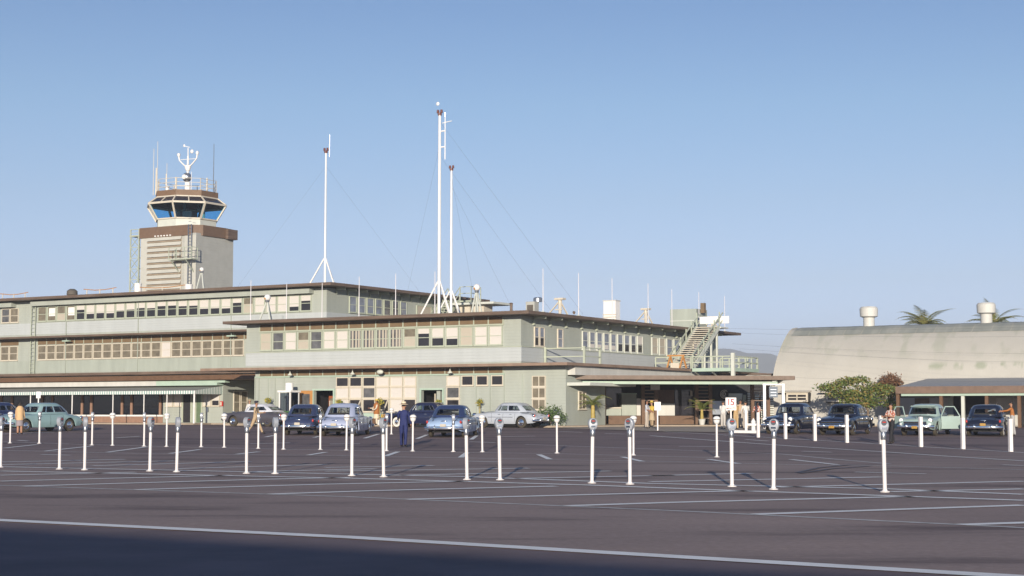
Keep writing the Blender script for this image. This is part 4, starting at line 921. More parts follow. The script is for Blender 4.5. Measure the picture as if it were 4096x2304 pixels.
# stairs from the lower roof to the upper roof
sv0, sv1 = PR(1722,1240,-22.2)[0], PR(1815,1240,-22.2)[0]; 
t = rooft('roof_stairs', 'grey green outside stairs with pipe railing beside the tallest mast', 'stairs', -22.2, sv0, ZM); L2 = min(8, sv1-sv0); zt_ = 2.6
for k in range(12): t.part('tread', MB().box(-.5,.5, k*L2/12, k*L2/12+.35, (k+1)*zt_/12-.05, (k+1)*zt_/12), mt['green_frame'])
for s in (-.52,.52):
    t.part('stringer', MB().bar((s,0,0),(s,L2,zt_), .06, .25), mt['green_frame'])
    q = MB(); q.bar((s,.2,1.0),(s,L2,zt_+1.0),.05); q.bar((s,.2,.55),(s,L2,zt_+.55),.05)
    for k in range(5): q.box(s-.03,s+.03,.2+k*L2/4.2-.03,.2+k*L2/4.2+.03, k*zt_/4.2, k*zt_/4.2+1.05)
    t.part('railing', q, mt['green_frame'])
t.part('landing', MB().box(-.52,1.6,L2,L2+1.4,zt_-.1,zt_), mt['green_frame'])
q = MB()
for z in (.55,1.05): q.bar((1.55,L2,zt_+z),(1.55,L2+1.4,zt_+z),.05); q.bar((.5,L2+.03,zt_+z),(1.55,L2+.03,zt_+z),.05)
for a,b in ((1.55,L2+.03),(1.55,L2+1.4),(.55,L2+.03)): q.box(a-.03,a+.03,b-.03,b+.03,0 if a>1 else zt_, zt_+1.08)
t.part('landing_railing', q, mt['green_frame'])
# stairs on the side of the wing, up to its roof
su = -.75; v0_, v1_ = PR(2728,1440,su)[0], PR(2835,1290,su)[0]; z0_, z1_ = 4.31, 7.36
t = rooft('outside_stairs', 'long pale timber stairs climbing the side of the office wing to its roof', 'stairs', su, v0_, z0_); L2 = v1_-v0_; H = z1_-z0_; n = 20
for k in range(n): t.part('tread', MB().box(-.85,.75, k*L2/n, k*L2/n+.30, (k+1)*H/n-.05, (k+1)*H/n), mt['cream'])
for s in (-.9,.8):
    t.part('stringer', MB().bar((s,-.1,0),(s,L2,H), .07, .28), mt['pale'])
    q = MB(); q.bar((s,0,1.0),(s,L2+.6,H+1.0),.07); q.bar((s,0,.5),(s,L2+.6,H+.5),.06)
    for k in range(6): q.box(s-.035,s+.035,k*L2/5-.035,k*L2/5+.035, k*H/5, k*H/5+1.02)
    t.part('railing', q, mt['green_frame'])
for a in (L2*.55, L2*.8, L2+.1): t.part('trestle', MB().box(.5,.62,a-.06,a+.06,-.05,H*min(1,a/L2)-.15), mt['pale'])
t.part('top_board', MB().box(-.9,1.3,L2+.5,L2+.56,H+.25,H+.75), mt['white']); t.part('landing', MB().box(-.6,.9,L2,L2+1.3,H-.1,H), mt['pale'])
# railed deck at the end of the lower roof
dv_ = 15.8; t = rooft('railed_deck', 'pale green railed timber deck at the far corner of the lower roof', 'deck', .76, dv_, 4.12); L2 = PF(2930,1470,dv_)[0]-.76
t.part('floor', MB().box(0, L2, 0, 4.5, 0, .22), mt['mint'])
def rail(a, b, h=.75, n=5, nm='railing'):
    q = MB()
    for z in (h*.5, h): q.bar((a[0],a[1],.22+z),(b[0],b[1],.22+z),.07)
    for k in range(n): x = a[0]+(b[0]-a[0])*k/(n-1); y = a[1]+(b[1]-a[1])*k/(n-1); q.box(x-.04,x+.04,y-.04,y+.04,.2,.22+h)
    t.part(nm, q, mt['green_frame'])
rail((0,.05),(L2,.05)); rail((L2-.05,.2),(L2-.05,4.4)); rail((-2.6,-.05),(-.1,.05),.75,4); rail((.1,4.4),(L2-.1,4.4))
t.part('corner_post', MB().box(L2-.02,L2+.2,-.22,-.02,-.55,.22+.95), mt['pale'])
for k in range(3): t.part('brace', MB().bar((.1+k*1.2,.3,-.02),(-.3+k*1.2,3.0,-.7),.09), mt['pale'])
t = rooft('roof_railing_bay', 'short pale railing bay standing on the lower roof before the side windows', 'railing', -1.9, 2.6, 4.31)
q = MB()
for z in (.45,.95): q.bar((-1.0,0,z),(1.75,0,z),.06); q.bar((1.75,0,z),(1.75,2.0,z),.06)
for a,b in ((-.9,0),(1.72,0),(1.72,2.0)): q.box(a-.06,a+.06,b-.06,b+.06,0,1.05)
t.part('railing', q, mt['green_frame']); t.part('foot_board', MB().box(-1.0,1.85,-.1,.1,-.005,.04), mt['pale'])
t = rooft('orange_sawhorse', 'orange trestles and crates stored below the outside stairs', 'trestle', -.2, 14.0, 4.31)
for a in (0,.9): q = MB(); q.bar((a,0,0),(a+.1,.3,.8),.09); q.bar((a+.2,.6,0),(a+.1,.3,.8),.09); t.part('trestle_leg', q, mt['orange'])
t.part('cross_bar', MB().bar((-.1,.3,.82),(1.1,.3,.82),.1), mt['orange']); t.part('crate', MB().box(.15,.75,.2,.7,.0,.35), mt['cream'])
# overhead lines running past the hut
for k, (ya, yb) in enumerate(((1313,1307),(1330,1345),(1375,1415),(1395,1450),(1500,1525))):
    a = depth(2880+k*25, ya, 118); b = depth(4150, yb, 102); mid = (a+b)/2; mid.z -= .15
    tag(MB().path([a, a.lerp(mid,.5)+Vector((0,0,-.05)), mid, mid.lerp(b,.5)+Vector((0,0,-.05)), b], .004, 4).build('overhead_line', mt['wire']), ['topmost','second','third','fourth','lowest'][k]+' thin dark overhead line crossing in front of the hut', 'wire', 'overhead lines past the hut')
# ================================================================== PARKING METERS AND POSTS
mt['meter_grey'] = mat('meter_grey', (.36,.38,.42), .4, .25, var=.1, scale=10)
mt['meter_white'] = mat('meter_white', (.74,.72,.70), .35)
mt['pole_paint'] = mat('pole_paint', (.70,.66,.65), .45, var=.07, scale=3, stretch=(3,3,.7))
mt['meter_face'] = mat('meter_face', (.09,.10,.12), .15)
def grey_meter():
    t = thing('parking_meter', None, 'parking meter')
    MB().lathe([(.039,.0),(.039,1.12)], (0,0,0), 12).build('pole', mt['pole_paint'], t, 'auto')
    MB().lathe([(.095,0),(.095,.015),(.055,.026),(.045,.05)], (0,0,0), 14).build('base_flange', mt['pole_paint'], t, 'auto')
    MB().lathe([(.048,1.0),(.055,1.01),(.055,1.15),(.04,1.17)], (0,0,0), 12).build('collar', mt['steel'], t, 'auto')
    prof_ = [(-.05,1.14),(-.085,1.19),(-.105,1.26),(-.10,1.32),(-.075,1.37),(-.03,1.40),(.03,1.40),(.075,1.37),(.10,1.32),(.105,1.26),(.085,1.19),(.05,1.14)]
    q = MB(); n_ = len(prof_); rings = [(-.055,.84),(-.042,.97),(.042,.97),(.055,.84)]
    q.add([(x*s, y, 1.27+(z-1.27)*s) for y, s in rings for x, z in prof_], [(k*n_+i,k*n_+(i+1)%n_,(k+1)*n_+(i+1)%n_,(k+1)*n_+i) for k in range(3) for i in range(n_)]+[tuple(range(n_)), tuple(range(4*n_-1,3*n_-1,-1))])
    h = q.build('head', mt['meter_grey'], t, 'auto')
    MB().lathe([(.056,-.064),(.056,-.056)], (0,0,1.325), 14, 'y').build('dial_window', mt['meter_face'], h)
    MB().box(-.035,.035,-.074,-.065,1.325,1.345).build('expired_flag', mt['red'], h)
    MB().box(-.05,.05,-.067,-.056,1.20,1.235).build('coin_plate', mt['chrome'], h)
    MB().lathe([(.018,-.086),(.018,-.056)], (.03,0,1.165), 8, 'y').build('turn_knob', mt['chrome'], h)
    return t
def dome_meter():
    t = thing('dome_meter', None, 'parking meter')
    MB().lathe([(.037,0),(.037,1.13)], (0,0,0), 12).build('pole', mt['pole_paint'], t, 'auto')
    MB().lathe([(.095,0),(.095,.015),(.055,.026),(.045,.05)], (0,0,0), 14).build('base_flange', mt['pole_paint'], t, 'auto')
    h = MB().lathe([(.05,1.11),(.09,1.15),(.108,1.20),(.112,1.245)], (0,0,0), 16).build('head', mt['meter_white'], t, 'auto')
    MB().lathe([(.116,1.246),(.116,1.268)], (0,0,0), 16).build('seam_band', mt['soffit'], h)
    MB().lathe([(.124,1.269),(.122,1.31),(.095,1.35),(.05,1.372),(.01,1.378)], (0,0,0), 16).build('dome_cap', mt['meter_white'], h, 'auto')
    return t
gm, dm = grey_meter(), dome_meter()
near = [(2,1869,80),(237.6,1876.8,70),(338.5,1879.9,110),(599,1884.5,68),(706.5,1887.6,112),(986,1893.9,65),(1100.6,1895,115),(1407,1903,60),(1534.5,1907.8,60),(1868,1918.7,70),(2000,1920,20),(2367.7,1932.7,8),(2519.9,1937,-35),(2928,1946.6,8),(3094,1957.8,-20),(3539.7,1968.4,6)]
ORD = ['first','second','third','fourth','fifth','sixth','seventh','eighth','ninth','tenth','eleventh','twelfth','thirteenth','fourteenth','fifteenth','sixteenth']
used_g = used_d = False
def put(proto, first, p, rz, label, group):
    if first: o = proto; o.location = p; o.rotation_euler = (0,0,rz); tag(o, label, None, group)
    else: o = copy_thing(proto, p, rz, label, group)
    rt = random.Random(int(p.x*97)+int(p.y*13)); o.rotation_euler.x = rt.uniform(-.016,.016); o.rotation_euler.y = rt.uniform(-.02,.02)
    return o
NL = {0:'cut off by the left edge of the photo',1:'left of the restaurant brick wall',10:'with a shadow streaking to its upper right, before the silver sedan',11:'with a red flag, before the left potted palm',12:'in front of the brown low wall',13:'below the 15 minute sign',14:'before the first black sedan',15:'before the man in the plaid shirt'}
for k, (x, y, rz) in enumerate(near):
    lab = 'grey headed meter, '+ORD[k]+' from the left in the near row'
    put(gm, k == 0, ground(x, y), rad(rz), lab, 'grey parking meters in the near row')
far = [(40,1772.7,'d'),(157,1774,'g'),(368,1780.5,'g'),(450,1782,'d'),(576,1785,'g'),(666,1786.7,'d'),(804.7,1788,'g'),(896.9,1789.8,'d'),(1033,1794.5,'g'),(1133.9,1797.6,'d'),(1281,1799,'g'),(1385.4,1800.7,'d'),(1546,1803.8,'g'),(1650.6,1805,'d'),(1813,1807,'g'),(1929.5,1808,'d'),(2228,1813,'d'),(2533.9,1821,'d'),(2867.7,1828.6,'d')]
kd = kg = 0; ORD += ['seventeenth','eighteenth','nineteenth']
for k, (x, y, s) in enumerate(far):
    if s == 'd': put(dm, kd == 0, ground(x, y), rad(k*37), 'white dome topped meter, '+ORD[kd]+' dome from the left in the far row', 'white dome topped meters in the far row'); kd += 1
    else: copy_thing(gm, ground(x, y), rad(95), 'grey headed meter seen edge on, '+ORD[kg]+' grey one in the far row', 'grey parking meters in the far row'); kg += 1
copy_thing(dm, ground(1565.5,1737), 0, 'white dome topped meter alone at the front wheel of the navy sedan', 'white dome topped meters in the far row')
# white square posts on the right
post0 = None; PL = ['beside the fire hydrant','before the grille of the first black sedan','at the tail of the first black sedan','before the second black sedan','behind the man in the plaid shirt','before the open doored mint sedan','before the black sedan with open trunk','at the right edge beside the man in the brown jacket']
for k, (x, y, h) in enumerate([(3032.7,1749.8,1.22),(3142,1755.9,1.22),(3259.8,1763.5,1.22),(3388,1771,1.22),(3524,1777,1.22),(3684,1787.8,1.22),(3852.5,1796.9,1.25),(4043,1807.5,1.22)]):
    if k == 0:
        post0 = thing('white_post', 'square white timber post '+PL[k], 'post', ground(x,y), rad(12), 'white timber posts along the right hand lane')
        MB().box(-.065,.065,-.065,.065,-.02,1.2).build('shaft', mt['pole_paint'], post0); MB().prism([(-.065,-.065),(.065,-.065),(.065,.065),(-.065,.065)],1.2,1.225).build('cap', mt['white'], post0)
    else: copy_thing(post0, ground(x,y), rad(12), 'square white timber post '+PL[k])
copy_thing(post0, ground(2984,1731), rad(5), 'square white timber post on the white kerb by the waiting men')
kb = MB(); a, b = ground(2930,1731), ground(3032,1733); kb.bar((a.x,a.y,a.z+.07),(b.x,b.y,b.z+.07),.35,.14); tag(kb.build('white_kerb', mt['white']), 'low white painted kerb under the fire hydrant', 'kerb')
# ================================================================== SIGNS AND STREET FURNITURE
def text(body, size, m, parent, loc, name='lettering', ext=.004, rz=0.0):
    cu_ = bpy.data.curves.new(name, 'FONT'); cu_.body = body; cu_.size = size; cu_.extrude = ext; cu_.offset = size*.018; cu_.align_x = 'CENTER'; cu_.align_y = 'CENTER'
    o = bpy.data.objects.new(name, cu_); dg = bpy.context.evaluated_depsgraph_get(); COL.objects.link(o)
    bpy.context.view_layer.update(); me = bpy.data.meshes.new_from_object(o.evaluated_get(bpy.context.evaluated_depsgraph_get())); bpy.data.objects.remove(o)
    me.materials.clear(); me.materials.append(m); n_ = bpy.data.objects.new(name, me); COL.objects.link(n_)
    n_.parent = parent; n_.location = loc; n_.rotation_euler = (rad(90),0,rz); return n_
def sign(name, label, x, ybase, ytop, ybot, wpx, Y=None):
    g_ = ground(x, ybase) if Y is None else Vector((0,0,0))
    if Y is not None: p = depth(x, 1600, Y); g_ = Vector((p.x, Y, zg(Y)))
    s = g_.y/FPX; z1 = CAMZ+(HZ-ytop)*s-g_.z; z0 = CAMZ+(HZ-ybot)*s-g_.z; w2 = wpx*s/2
    t = thing(name, label, 'sign', g_); MB().box(-.035,.035,.03,.09,-.02,z1-.05).build('post', mt['pole_paint'], t)
    b = MB().box(-w2,w2,0,.028,z0,z1).build('board', mt['white'], t); return t, b, w2, z0, z1
mt['signred'] = mat('sign_red', (.30,.04,.05), .6); mt['signpink'] = mat('faded_red', (.42,.10,.10), .6)
t, b, w2, z0, z1 = sign('parking_sign', 'white 15 minute parking sign on a white post beside the waiting men', 2925, 1733, 1591, 1641, 42)
H = z1-z0; text('1', H*.72, mt['signpink'], b, (-w2*.42,-.006,z0+H*.62)); text('5', H*.72, mt['signred'], b, (w2*.28,-.006,z0+H*.62)); text('MINUTE', H*.21, mt['signpink'], b, (0,-.006,z0+H*.15))
t, b, w2, z0, z1 = sign('small_white_sign', 'small white notice on a thin post before the brown low wall', 2631, 1724, 1608, 1641, 25)
for k in range(4): MB().box(-w2*.6,w2*.6,-.006,-.001,z0+.08+k*.11,z0+.10+k*.11).build('red_rule', mt['signpink'], b)
t, b, w2, z0, z1 = sign('notice_sign', 'small white notice on a thin post behind the mint sedan', 153, 0, 1567, 1593, 17, Y=112)
# phone booth
p = WPr(PF(1172,1650,-1.0)[0], -1.4, .60); t = thing('phone_booth', 'green and white telephone booth with a white lamp drum on its roof', 'phone booth', p, TH)
hw, hb2 = .46, 2.25; mt['booth'] = mat('booth_green', (.06,.14,.05), .5, var=.1)
for a, b in ((-hw,-hw),(hw,-hw),(hw,hw),(-hw,hw)): MB().box(a-.045,a+.045,b-.045,b+.045,0,hb2).build('corner_post', mt['white'], t)
for nm, q_ in (('side_panel',(-hw+.05,hw-.05,-hw-.02,-hw+.02)),('side_panel',(hw-.02,hw+.02,-hw+.05,hw-.05)),('side_panel',(-hw+.05,hw-.05,hw-.02,hw+.02))): MB().box(*q_,.05,.95).build(nm, mt['booth'], t); MB().box(*q_,.96,hb2-.05).build('pane', mt['shopglass'], t)
MB().box(-hw-.12,hw+.12,-hw-.12,hw+.12,hb2,hb2+.13).build('roof', mt['white'], t); MB().lathe([(.27,hb2+.13),(.28,hb2+.18),(.28,hb2+.62),(.25,hb2+.66)],(0,0,0),16).build('lamp_drum', mt['white'], t, 'auto')
MB().box(-.15,.15,.2,.34,1.15,1.6).build('telephone', mt['black'], t)
# fire hydrant
t = thing('fire_hydrant', 'white fire hydrant with stubby side outlets behind the white kerb', 'hydrant', ground(3016,1726)+Vector((0,.2,.0)))
MB().lathe([(.17,0),(.17,.05),(.12,.07),(.11,.48),(.14,.50),(.14,.54),(.12,.58),(.08,.66),(.03,.70),(.03,.74)],(0,0,0),14).build('barrel', mt['white'], t, 'auto')
MB().tube((-.42,0,.38),(.22,0,.38),.07,.07,10).build('outlet', mt['white'], t); MB().tube((0,-.2,.36),(0,0,.36),.08,.08,10).build('front_outlet', mt['white'], t)
# portal with hanging board
ga, gb = ground(3059,1716), ground(3134,1716); ga.z -= .05; gb.z -= .05
t = thing('hanging_sign', 'blue grey board hanging between two tall white posts left of the hut', 'sign', ga); zz = 1.55+(HZ-1535)/FPX*ga.y-ga.z; d = gb-ga
for q_ in (Vector((0,0,0)), d): MB().box(q_.x-.08,q_.x+.08,q_.y-.08,q_.y+.08,0,zz).build('post', mt['white'], t)
MB().bar((-.1,0,zz-.05),(d.x+.1,d.y,zz-.05),.08).build('cross_bar', mt['white'], t)
bx0, bx1 = (3078-3059)/FPX*ga.y, (3112-3059)/FPX*ga.y; zb0 = 1.55+(HZ-1590)/FPX*ga.y-ga.z; zb1 = 1.55+(HZ-1547)/FPX*ga.y-ga.z
MB().box(bx0,bx1,-.04,.04,zb0,zb1).build('board', mat('board_blue', (.10,.13,.17), .5, var=.1), t)
for a in (bx0+.1,bx1-.1): MB().tube((a,0,zb1),(a,0,zz-.05),.012,.012,5).build('hanger', mt['steel'], t)
for k in range(3): MB().box(bx0+.08,bx1-.08,-.05,-.041,zb0+.12+k*.17,zb0+.15+k*.17).build('board_rule', mt['steel'], t)
# ================================================================== PLANTS
def leafmat(name, c1, c2, c3=None):
    m = bpy.data.materials.new(name); m.use_nodes = True; t = m.node_tree; b = t.nodes['Principled BSDF']; b.inputs['Roughness'].default_value = .6
    g = t.nodes.new('ShaderNodeNewGeometry'); r = t.nodes.new('ShaderNodeValToRGB'); e = r.color_ramp.elements
    e[0].color = (*c1,1); e[1].color = (*(c3 or c2),1); q = e.new(.6); q.color = (*c2,1)
    t.links.new(g.outputs['Random Per Island'], r.inputs[0]); t.links.new(r.outputs[0], b.inputs['Base Color']); return m
mt['leaf'] = leafmat('shrub_leaf', (.035,.06,.02), (.08,.13,.035))
mt['leaf_y'] = leafmat('croton_leaf', (.10,.14,.03), (.34,.30,.05), (.50,.36,.05))
mt['leaf_b'] = leafmat('vine_leaf', (.045,.085,.02), (.14,.18,.04), (.24,.16,.045))
mt['leaf_r'] = leafmat('red_brown_leaf', (.09,.045,.025), (.18,.09,.045))
mt['palm'] = leafmat('palm_leaf', (.06,.10,.03), (.16,.20,.05), (.30,.26,.06))
mt['palm_far'] = leafmat('far_palm_leaf', (.09,.11,.04), (.22,.22,.07), (.28,.24,.08))
mt['bark'] = mat('bark', (.17,.12,.08), .9, var=.25, scale=8)
mt['yellow_stem'] = mat('yellow_green_stem', (.36,.27,.07), .6, var=.2, scale=5)
def leaves(mb, blobs, n, size, seed=1):
    r = random.Random(seed); tot = sum(b[3]*b[4]*b[5] for b in blobs)
    for (x,y,z,rx,ry,rz) in blobs:
        for _ in range(max(3,int(n*rx*ry*rz/tot))):
            d = Vector((r.gauss(0,1),r.gauss(0,1),r.gauss(0,1))).normalized(); k = r.random()**.42*(1+r.choice((-.15,-.05,0,.08,.2,.38)))
            c = Vector((x+d.x*rx*k, y+d.y*ry*k, z+d.z*rz*k)); a = Vector((r.gauss(0,1),r.gauss(0,1),r.gauss(0,.7))).normalized(); b = a.cross(Vector((r.gauss(0,1),r.gauss(0,1),r.gauss(0,1)))).normalized()
            s = size*r.uniform(.6,1.35); mb.add([c-a*s, c+b*s*.45, c+a*s, c-b*s*.45], [(0,1,2,3)])
    return mb
def limbs(mb, pts_list, r0):
    for pts in pts_list:
        n = len(pts)
        for i in range(n-1): mb.tube(pts[i], pts[i+1], r0*(1-.75*i/(n-1)), r0*(1-.75*(i+1)/(n-1)), 7)
    return mb
def shrub(name, label, cat, loc, blobs, n, size, m, stems, group=None, sr=.03, stem_m='bark', seed=1):
    t = thing(name, label, cat, loc, 0, group)
    leaves(MB(), blobs, n, size, seed).build('foliage', mt[m], t); limbs(MB(), stems, sr).build('stem', mt[stem_m], t, 'auto'); return t
def at_(x, ybase, Y): p = depth(x, ybase, Y); return Vector((p.x, Y, max(zg(Y), p.z if p.z < 1.2 else zg(Y))))
def M_(px, Y): return px/FPX*Y
# rounded hedge right of the silver sedan
p = at_(2200,1700,103.2); shrub('hedge', 'dark green rounded hedge at the corner of the office wing', 'hedge', p, [(-.35,0,.6,.7,.55,.58),(.25,.1,.68,.68,.55,.56),(.72,0,.40,.42,.4,.4),(-.85,0,.38,.4,.4,.38)], 1300, .075, 'leaf', [[(0,0,0),(.1,0,.3),(.3,0,.6)],[(0,0,0),(-.3,0,.4)]], seed=3)
# croton by the annex
p = WPr(PF(940,1650,7.5)[0]+.2, 7.5, .60); shrub('croton_bush', 'tall yellow green croton bush before the annex side window', 'bush', p, [(0,0,1.0,.32,.3,.7),(.1,0,1.75,.24,.22,.4),(-.15,0,.6,.3,.3,.4)], 420, .11, 'leaf_y', [[(0,0,0),(.03,0,.7),(0,0,1.6)],[(0,0,.3),(-.15,0,.9)],[(0,0,.4),(.18,0,1.2)]], seed=4)
# potted yellow plants standing along the office wing
def potted(x, ytop, ybot, label, seed, sc_=1.0, dv=-.7):
    u = PF(x,1600,dv)[0]; p = WPr(u, dv, .60); z1 = CAMZ+(HZ-ytop)/FPX*p  .y-.60; z0 = CAMZ+(HZ-ybot)/FPX*p  .y-.60
    r = (z1-z0)/2; t = shrub('potted_flower', label, 'potted plant', p, [(0,0,(z0+z1)/2,r*1.0*sc_,r*.8*sc_,r)], 130, .08, 'leaf_y', [[(0,0,.2),(.02,0,z0+.1)],[(0,0,.2),(-.05,.02,(z0+z1)/2)],[(0,0,.2),(.06,0,(z0+z1)/2)]], 'potted yellow plants along the office wing', .025, 'yellow_stem', seed)
    MB().lathe([(.13,0),(.2,.32),(.22,.34),(.2,.36),(.05,.36)],(0,0,0),12).build('pot', mt['white'], t, 'auto')
potted(1072,1590,1615,'potted yellow plant by the wall left of the phone booth',11); potted(1918,1596,1622,'potted yellow plant on a pale stand left of the silver sedan',12)
potted(1356,1598,1616,'potted yellow plant behind the lavender sedan',13,1.4); potted(1755,1598,1614,'yellow flowers in the second doorway above the navy sedan',14,1.5,-.9); potted(1518,1592,1622,'yellow green potted plant beside the lei seller',15)
# vine covered arbour on the hut
base = depth(3480,1700,110.0); base.z = zg(110.0)
def rel(x, y, dy=0): q_ = depth(x, y, 110.0+dy); return (q_.x-base.x, dy, q_.z-base.z)
bl = []
for x, y, rx, rz in ((3330,1548,55,26),(3385,1528,48,26),(3440,1522,40,22),(3370,1575,60,26),(3440,1575,60,34),(3500,1555,50,34),(3545,1570,45,40),(3480,1610,52,30),(3400,1606,40,20),(3560,1615,26,30),(3300,1555,26,16)):
    X,_,Z = rel(x,y); bl.append((X, 0, Z, M_(rx*1.08,110.0), .9, M_(rz*.74,110.0)))
stems = [[rel(3560,1720),rel(3555,1640),rel(3530,1580),rel(3450,1545),rel(3370,1540)],[rel(3560,1720),rel(3568,1650),rel(3560,1600)],[rel(3470,1720),rel(3472,1640),rel(3420,1570)]]
t = shrub('vine_tree', 'spreading flowering vine tree over the windows of the arched hut', 'tree', base, bl, 5200, .10, 'leaf_b', stems, None, .09, 'bark', 21); kids(t)[1].name = 'trunk'; kids(t)[0].name = 'crown'
p0 = depth(3560,1700,113.0); p0.z = zg(113.0)
def rel2(x, y): q_ = depth(x, y, 113.0); return (q_.x-p0.x, 0, q_.z-p0.z)
X,_,Z = rel2(3562,1524); t = shrub('rounded_tree', 'dome shaped red brown tree behind the vine tree', 'tree', p0, [(X,0,Z,.8,.7,.5),(X-.4,0,Z-.35,.6,.6,.5),(X+.4,0,Z-.3,.6,.6,.5),(X,0,Z+.1,.55,.5,.35)], 1900, .085, 'leaf_r', [[(0,0,0),(X*.4,0,Z*.5),(X,0,Z)],[(X*.4,0,Z*.5),(X+.4,0,Z-.2)]], None, .1, 'bark', 22); kids(t)[1].name = 'trunk'; kids(t)[0].name = 'crown'
# palms
def frond(mb, base_, az, el, L_, w_, droop, n=9):
    d = Vector((math.cos(az),math.sin(az),0)); pts = []; p_ = Vector(base_); e = el
    for i in range(n+1): pts.append(p_.copy()); p_ = p_ + (d*math.cos(e)+Vector((0,0,1))*math.sin(e))*(L_/n); e -= droop/n
    side = Vector((-d.y,d.x,0))
    for i in range(1, n+1):
        q_ = pts[i]; fw = (pts[i]-pts[i-1]).normalized(); ll = w_*math.sin(math.pi*min(1,(i/n)*.8+.2))*1.05+.03
        for s in (-1,1):
            for o_ in (0,.5):
                c = pts[i-1].lerp(q_, o_+.2); tip = c + side*s*ll*.72 + fw*ll*.55 - Vector((0,0,ll*.25)); k = fw*(L_/n*.24)
                mb.add([c-k*.5, c+k, tip], [(0,1,2)])
        mb.tube(pts[i-1], pts[i], .02*(1-.6*i/n), .018*(1-.6*i/n), 4)
def palm(name, label, loc, th_, tr, nf, L_, w_, m, seed, pot=False, tm='yellow_stem', els=(.3,1.35), droop=1.5, lean=0):
    r = random.Random(seed); t = thing(name, label, 'palm', loc); z0 = .38 if pot else 0
    tb = MB(); k = 7
    for i in range(k): a, b = i/k, (i+1)/k; tb.tube((lean*a,0,z0+th_*a),(lean*b,0,z0+th_*b+.02), tr*(1.15-.35*a), tr*(1.0-.35*b), 9)
    tb.build('trunk', mt[tm], t, 'auto')
    for i in range(nf):
        fm = MB(); frond(fm, (lean,0,z0+th_), 2*math.pi*i/nf+r.uniform(-.25,.25), r.uniform(*els), L_*r.uniform(.8,1.1), w_, droop*r.uniform(.8,1.2)); fm.build('frond', mt[m], t)
    if pot: MB().lathe([(.16,0),(.24,.36),(.26,.40),(.22,.42),(.05,.40)],(0,0,0),14).build('pot', mt['white_wall'], t, 'auto')
    return t
p = depth(2372,1700,105.5); palm('small_palm', 'young palm with thick yellow trunk under the left end of the canopy', (p.x,105.5,.55), 1.35, .16, 18, 1.5, .26, 'palm', 5, els=(.5,1.45), droop=1.7)
p = depth(2808,1700,109.5); palm('potted_palm', 'potted palm in a white tub between two brown canopy posts', (p.x,109.5,.60),   .65, .11, 14, 1.3, .28, 'palm', 6, True, els=(.45,1.4), droop=1.5)
for x, y, lab, sd in ((3700,1305,'palm crown showing above the hut between its two ventilators',8),(3975,1300,'palm crown behind the right hand ridge ventilator',9)):
    p = depth(x, y, 150.0); palm('palm_tree', lab, (p.x,150.0,.5), p.z-.55, .2, 26, 3.2, .8, 'palm_far', sd, tm='bark', els=(.1,1.45), droop=1.5)
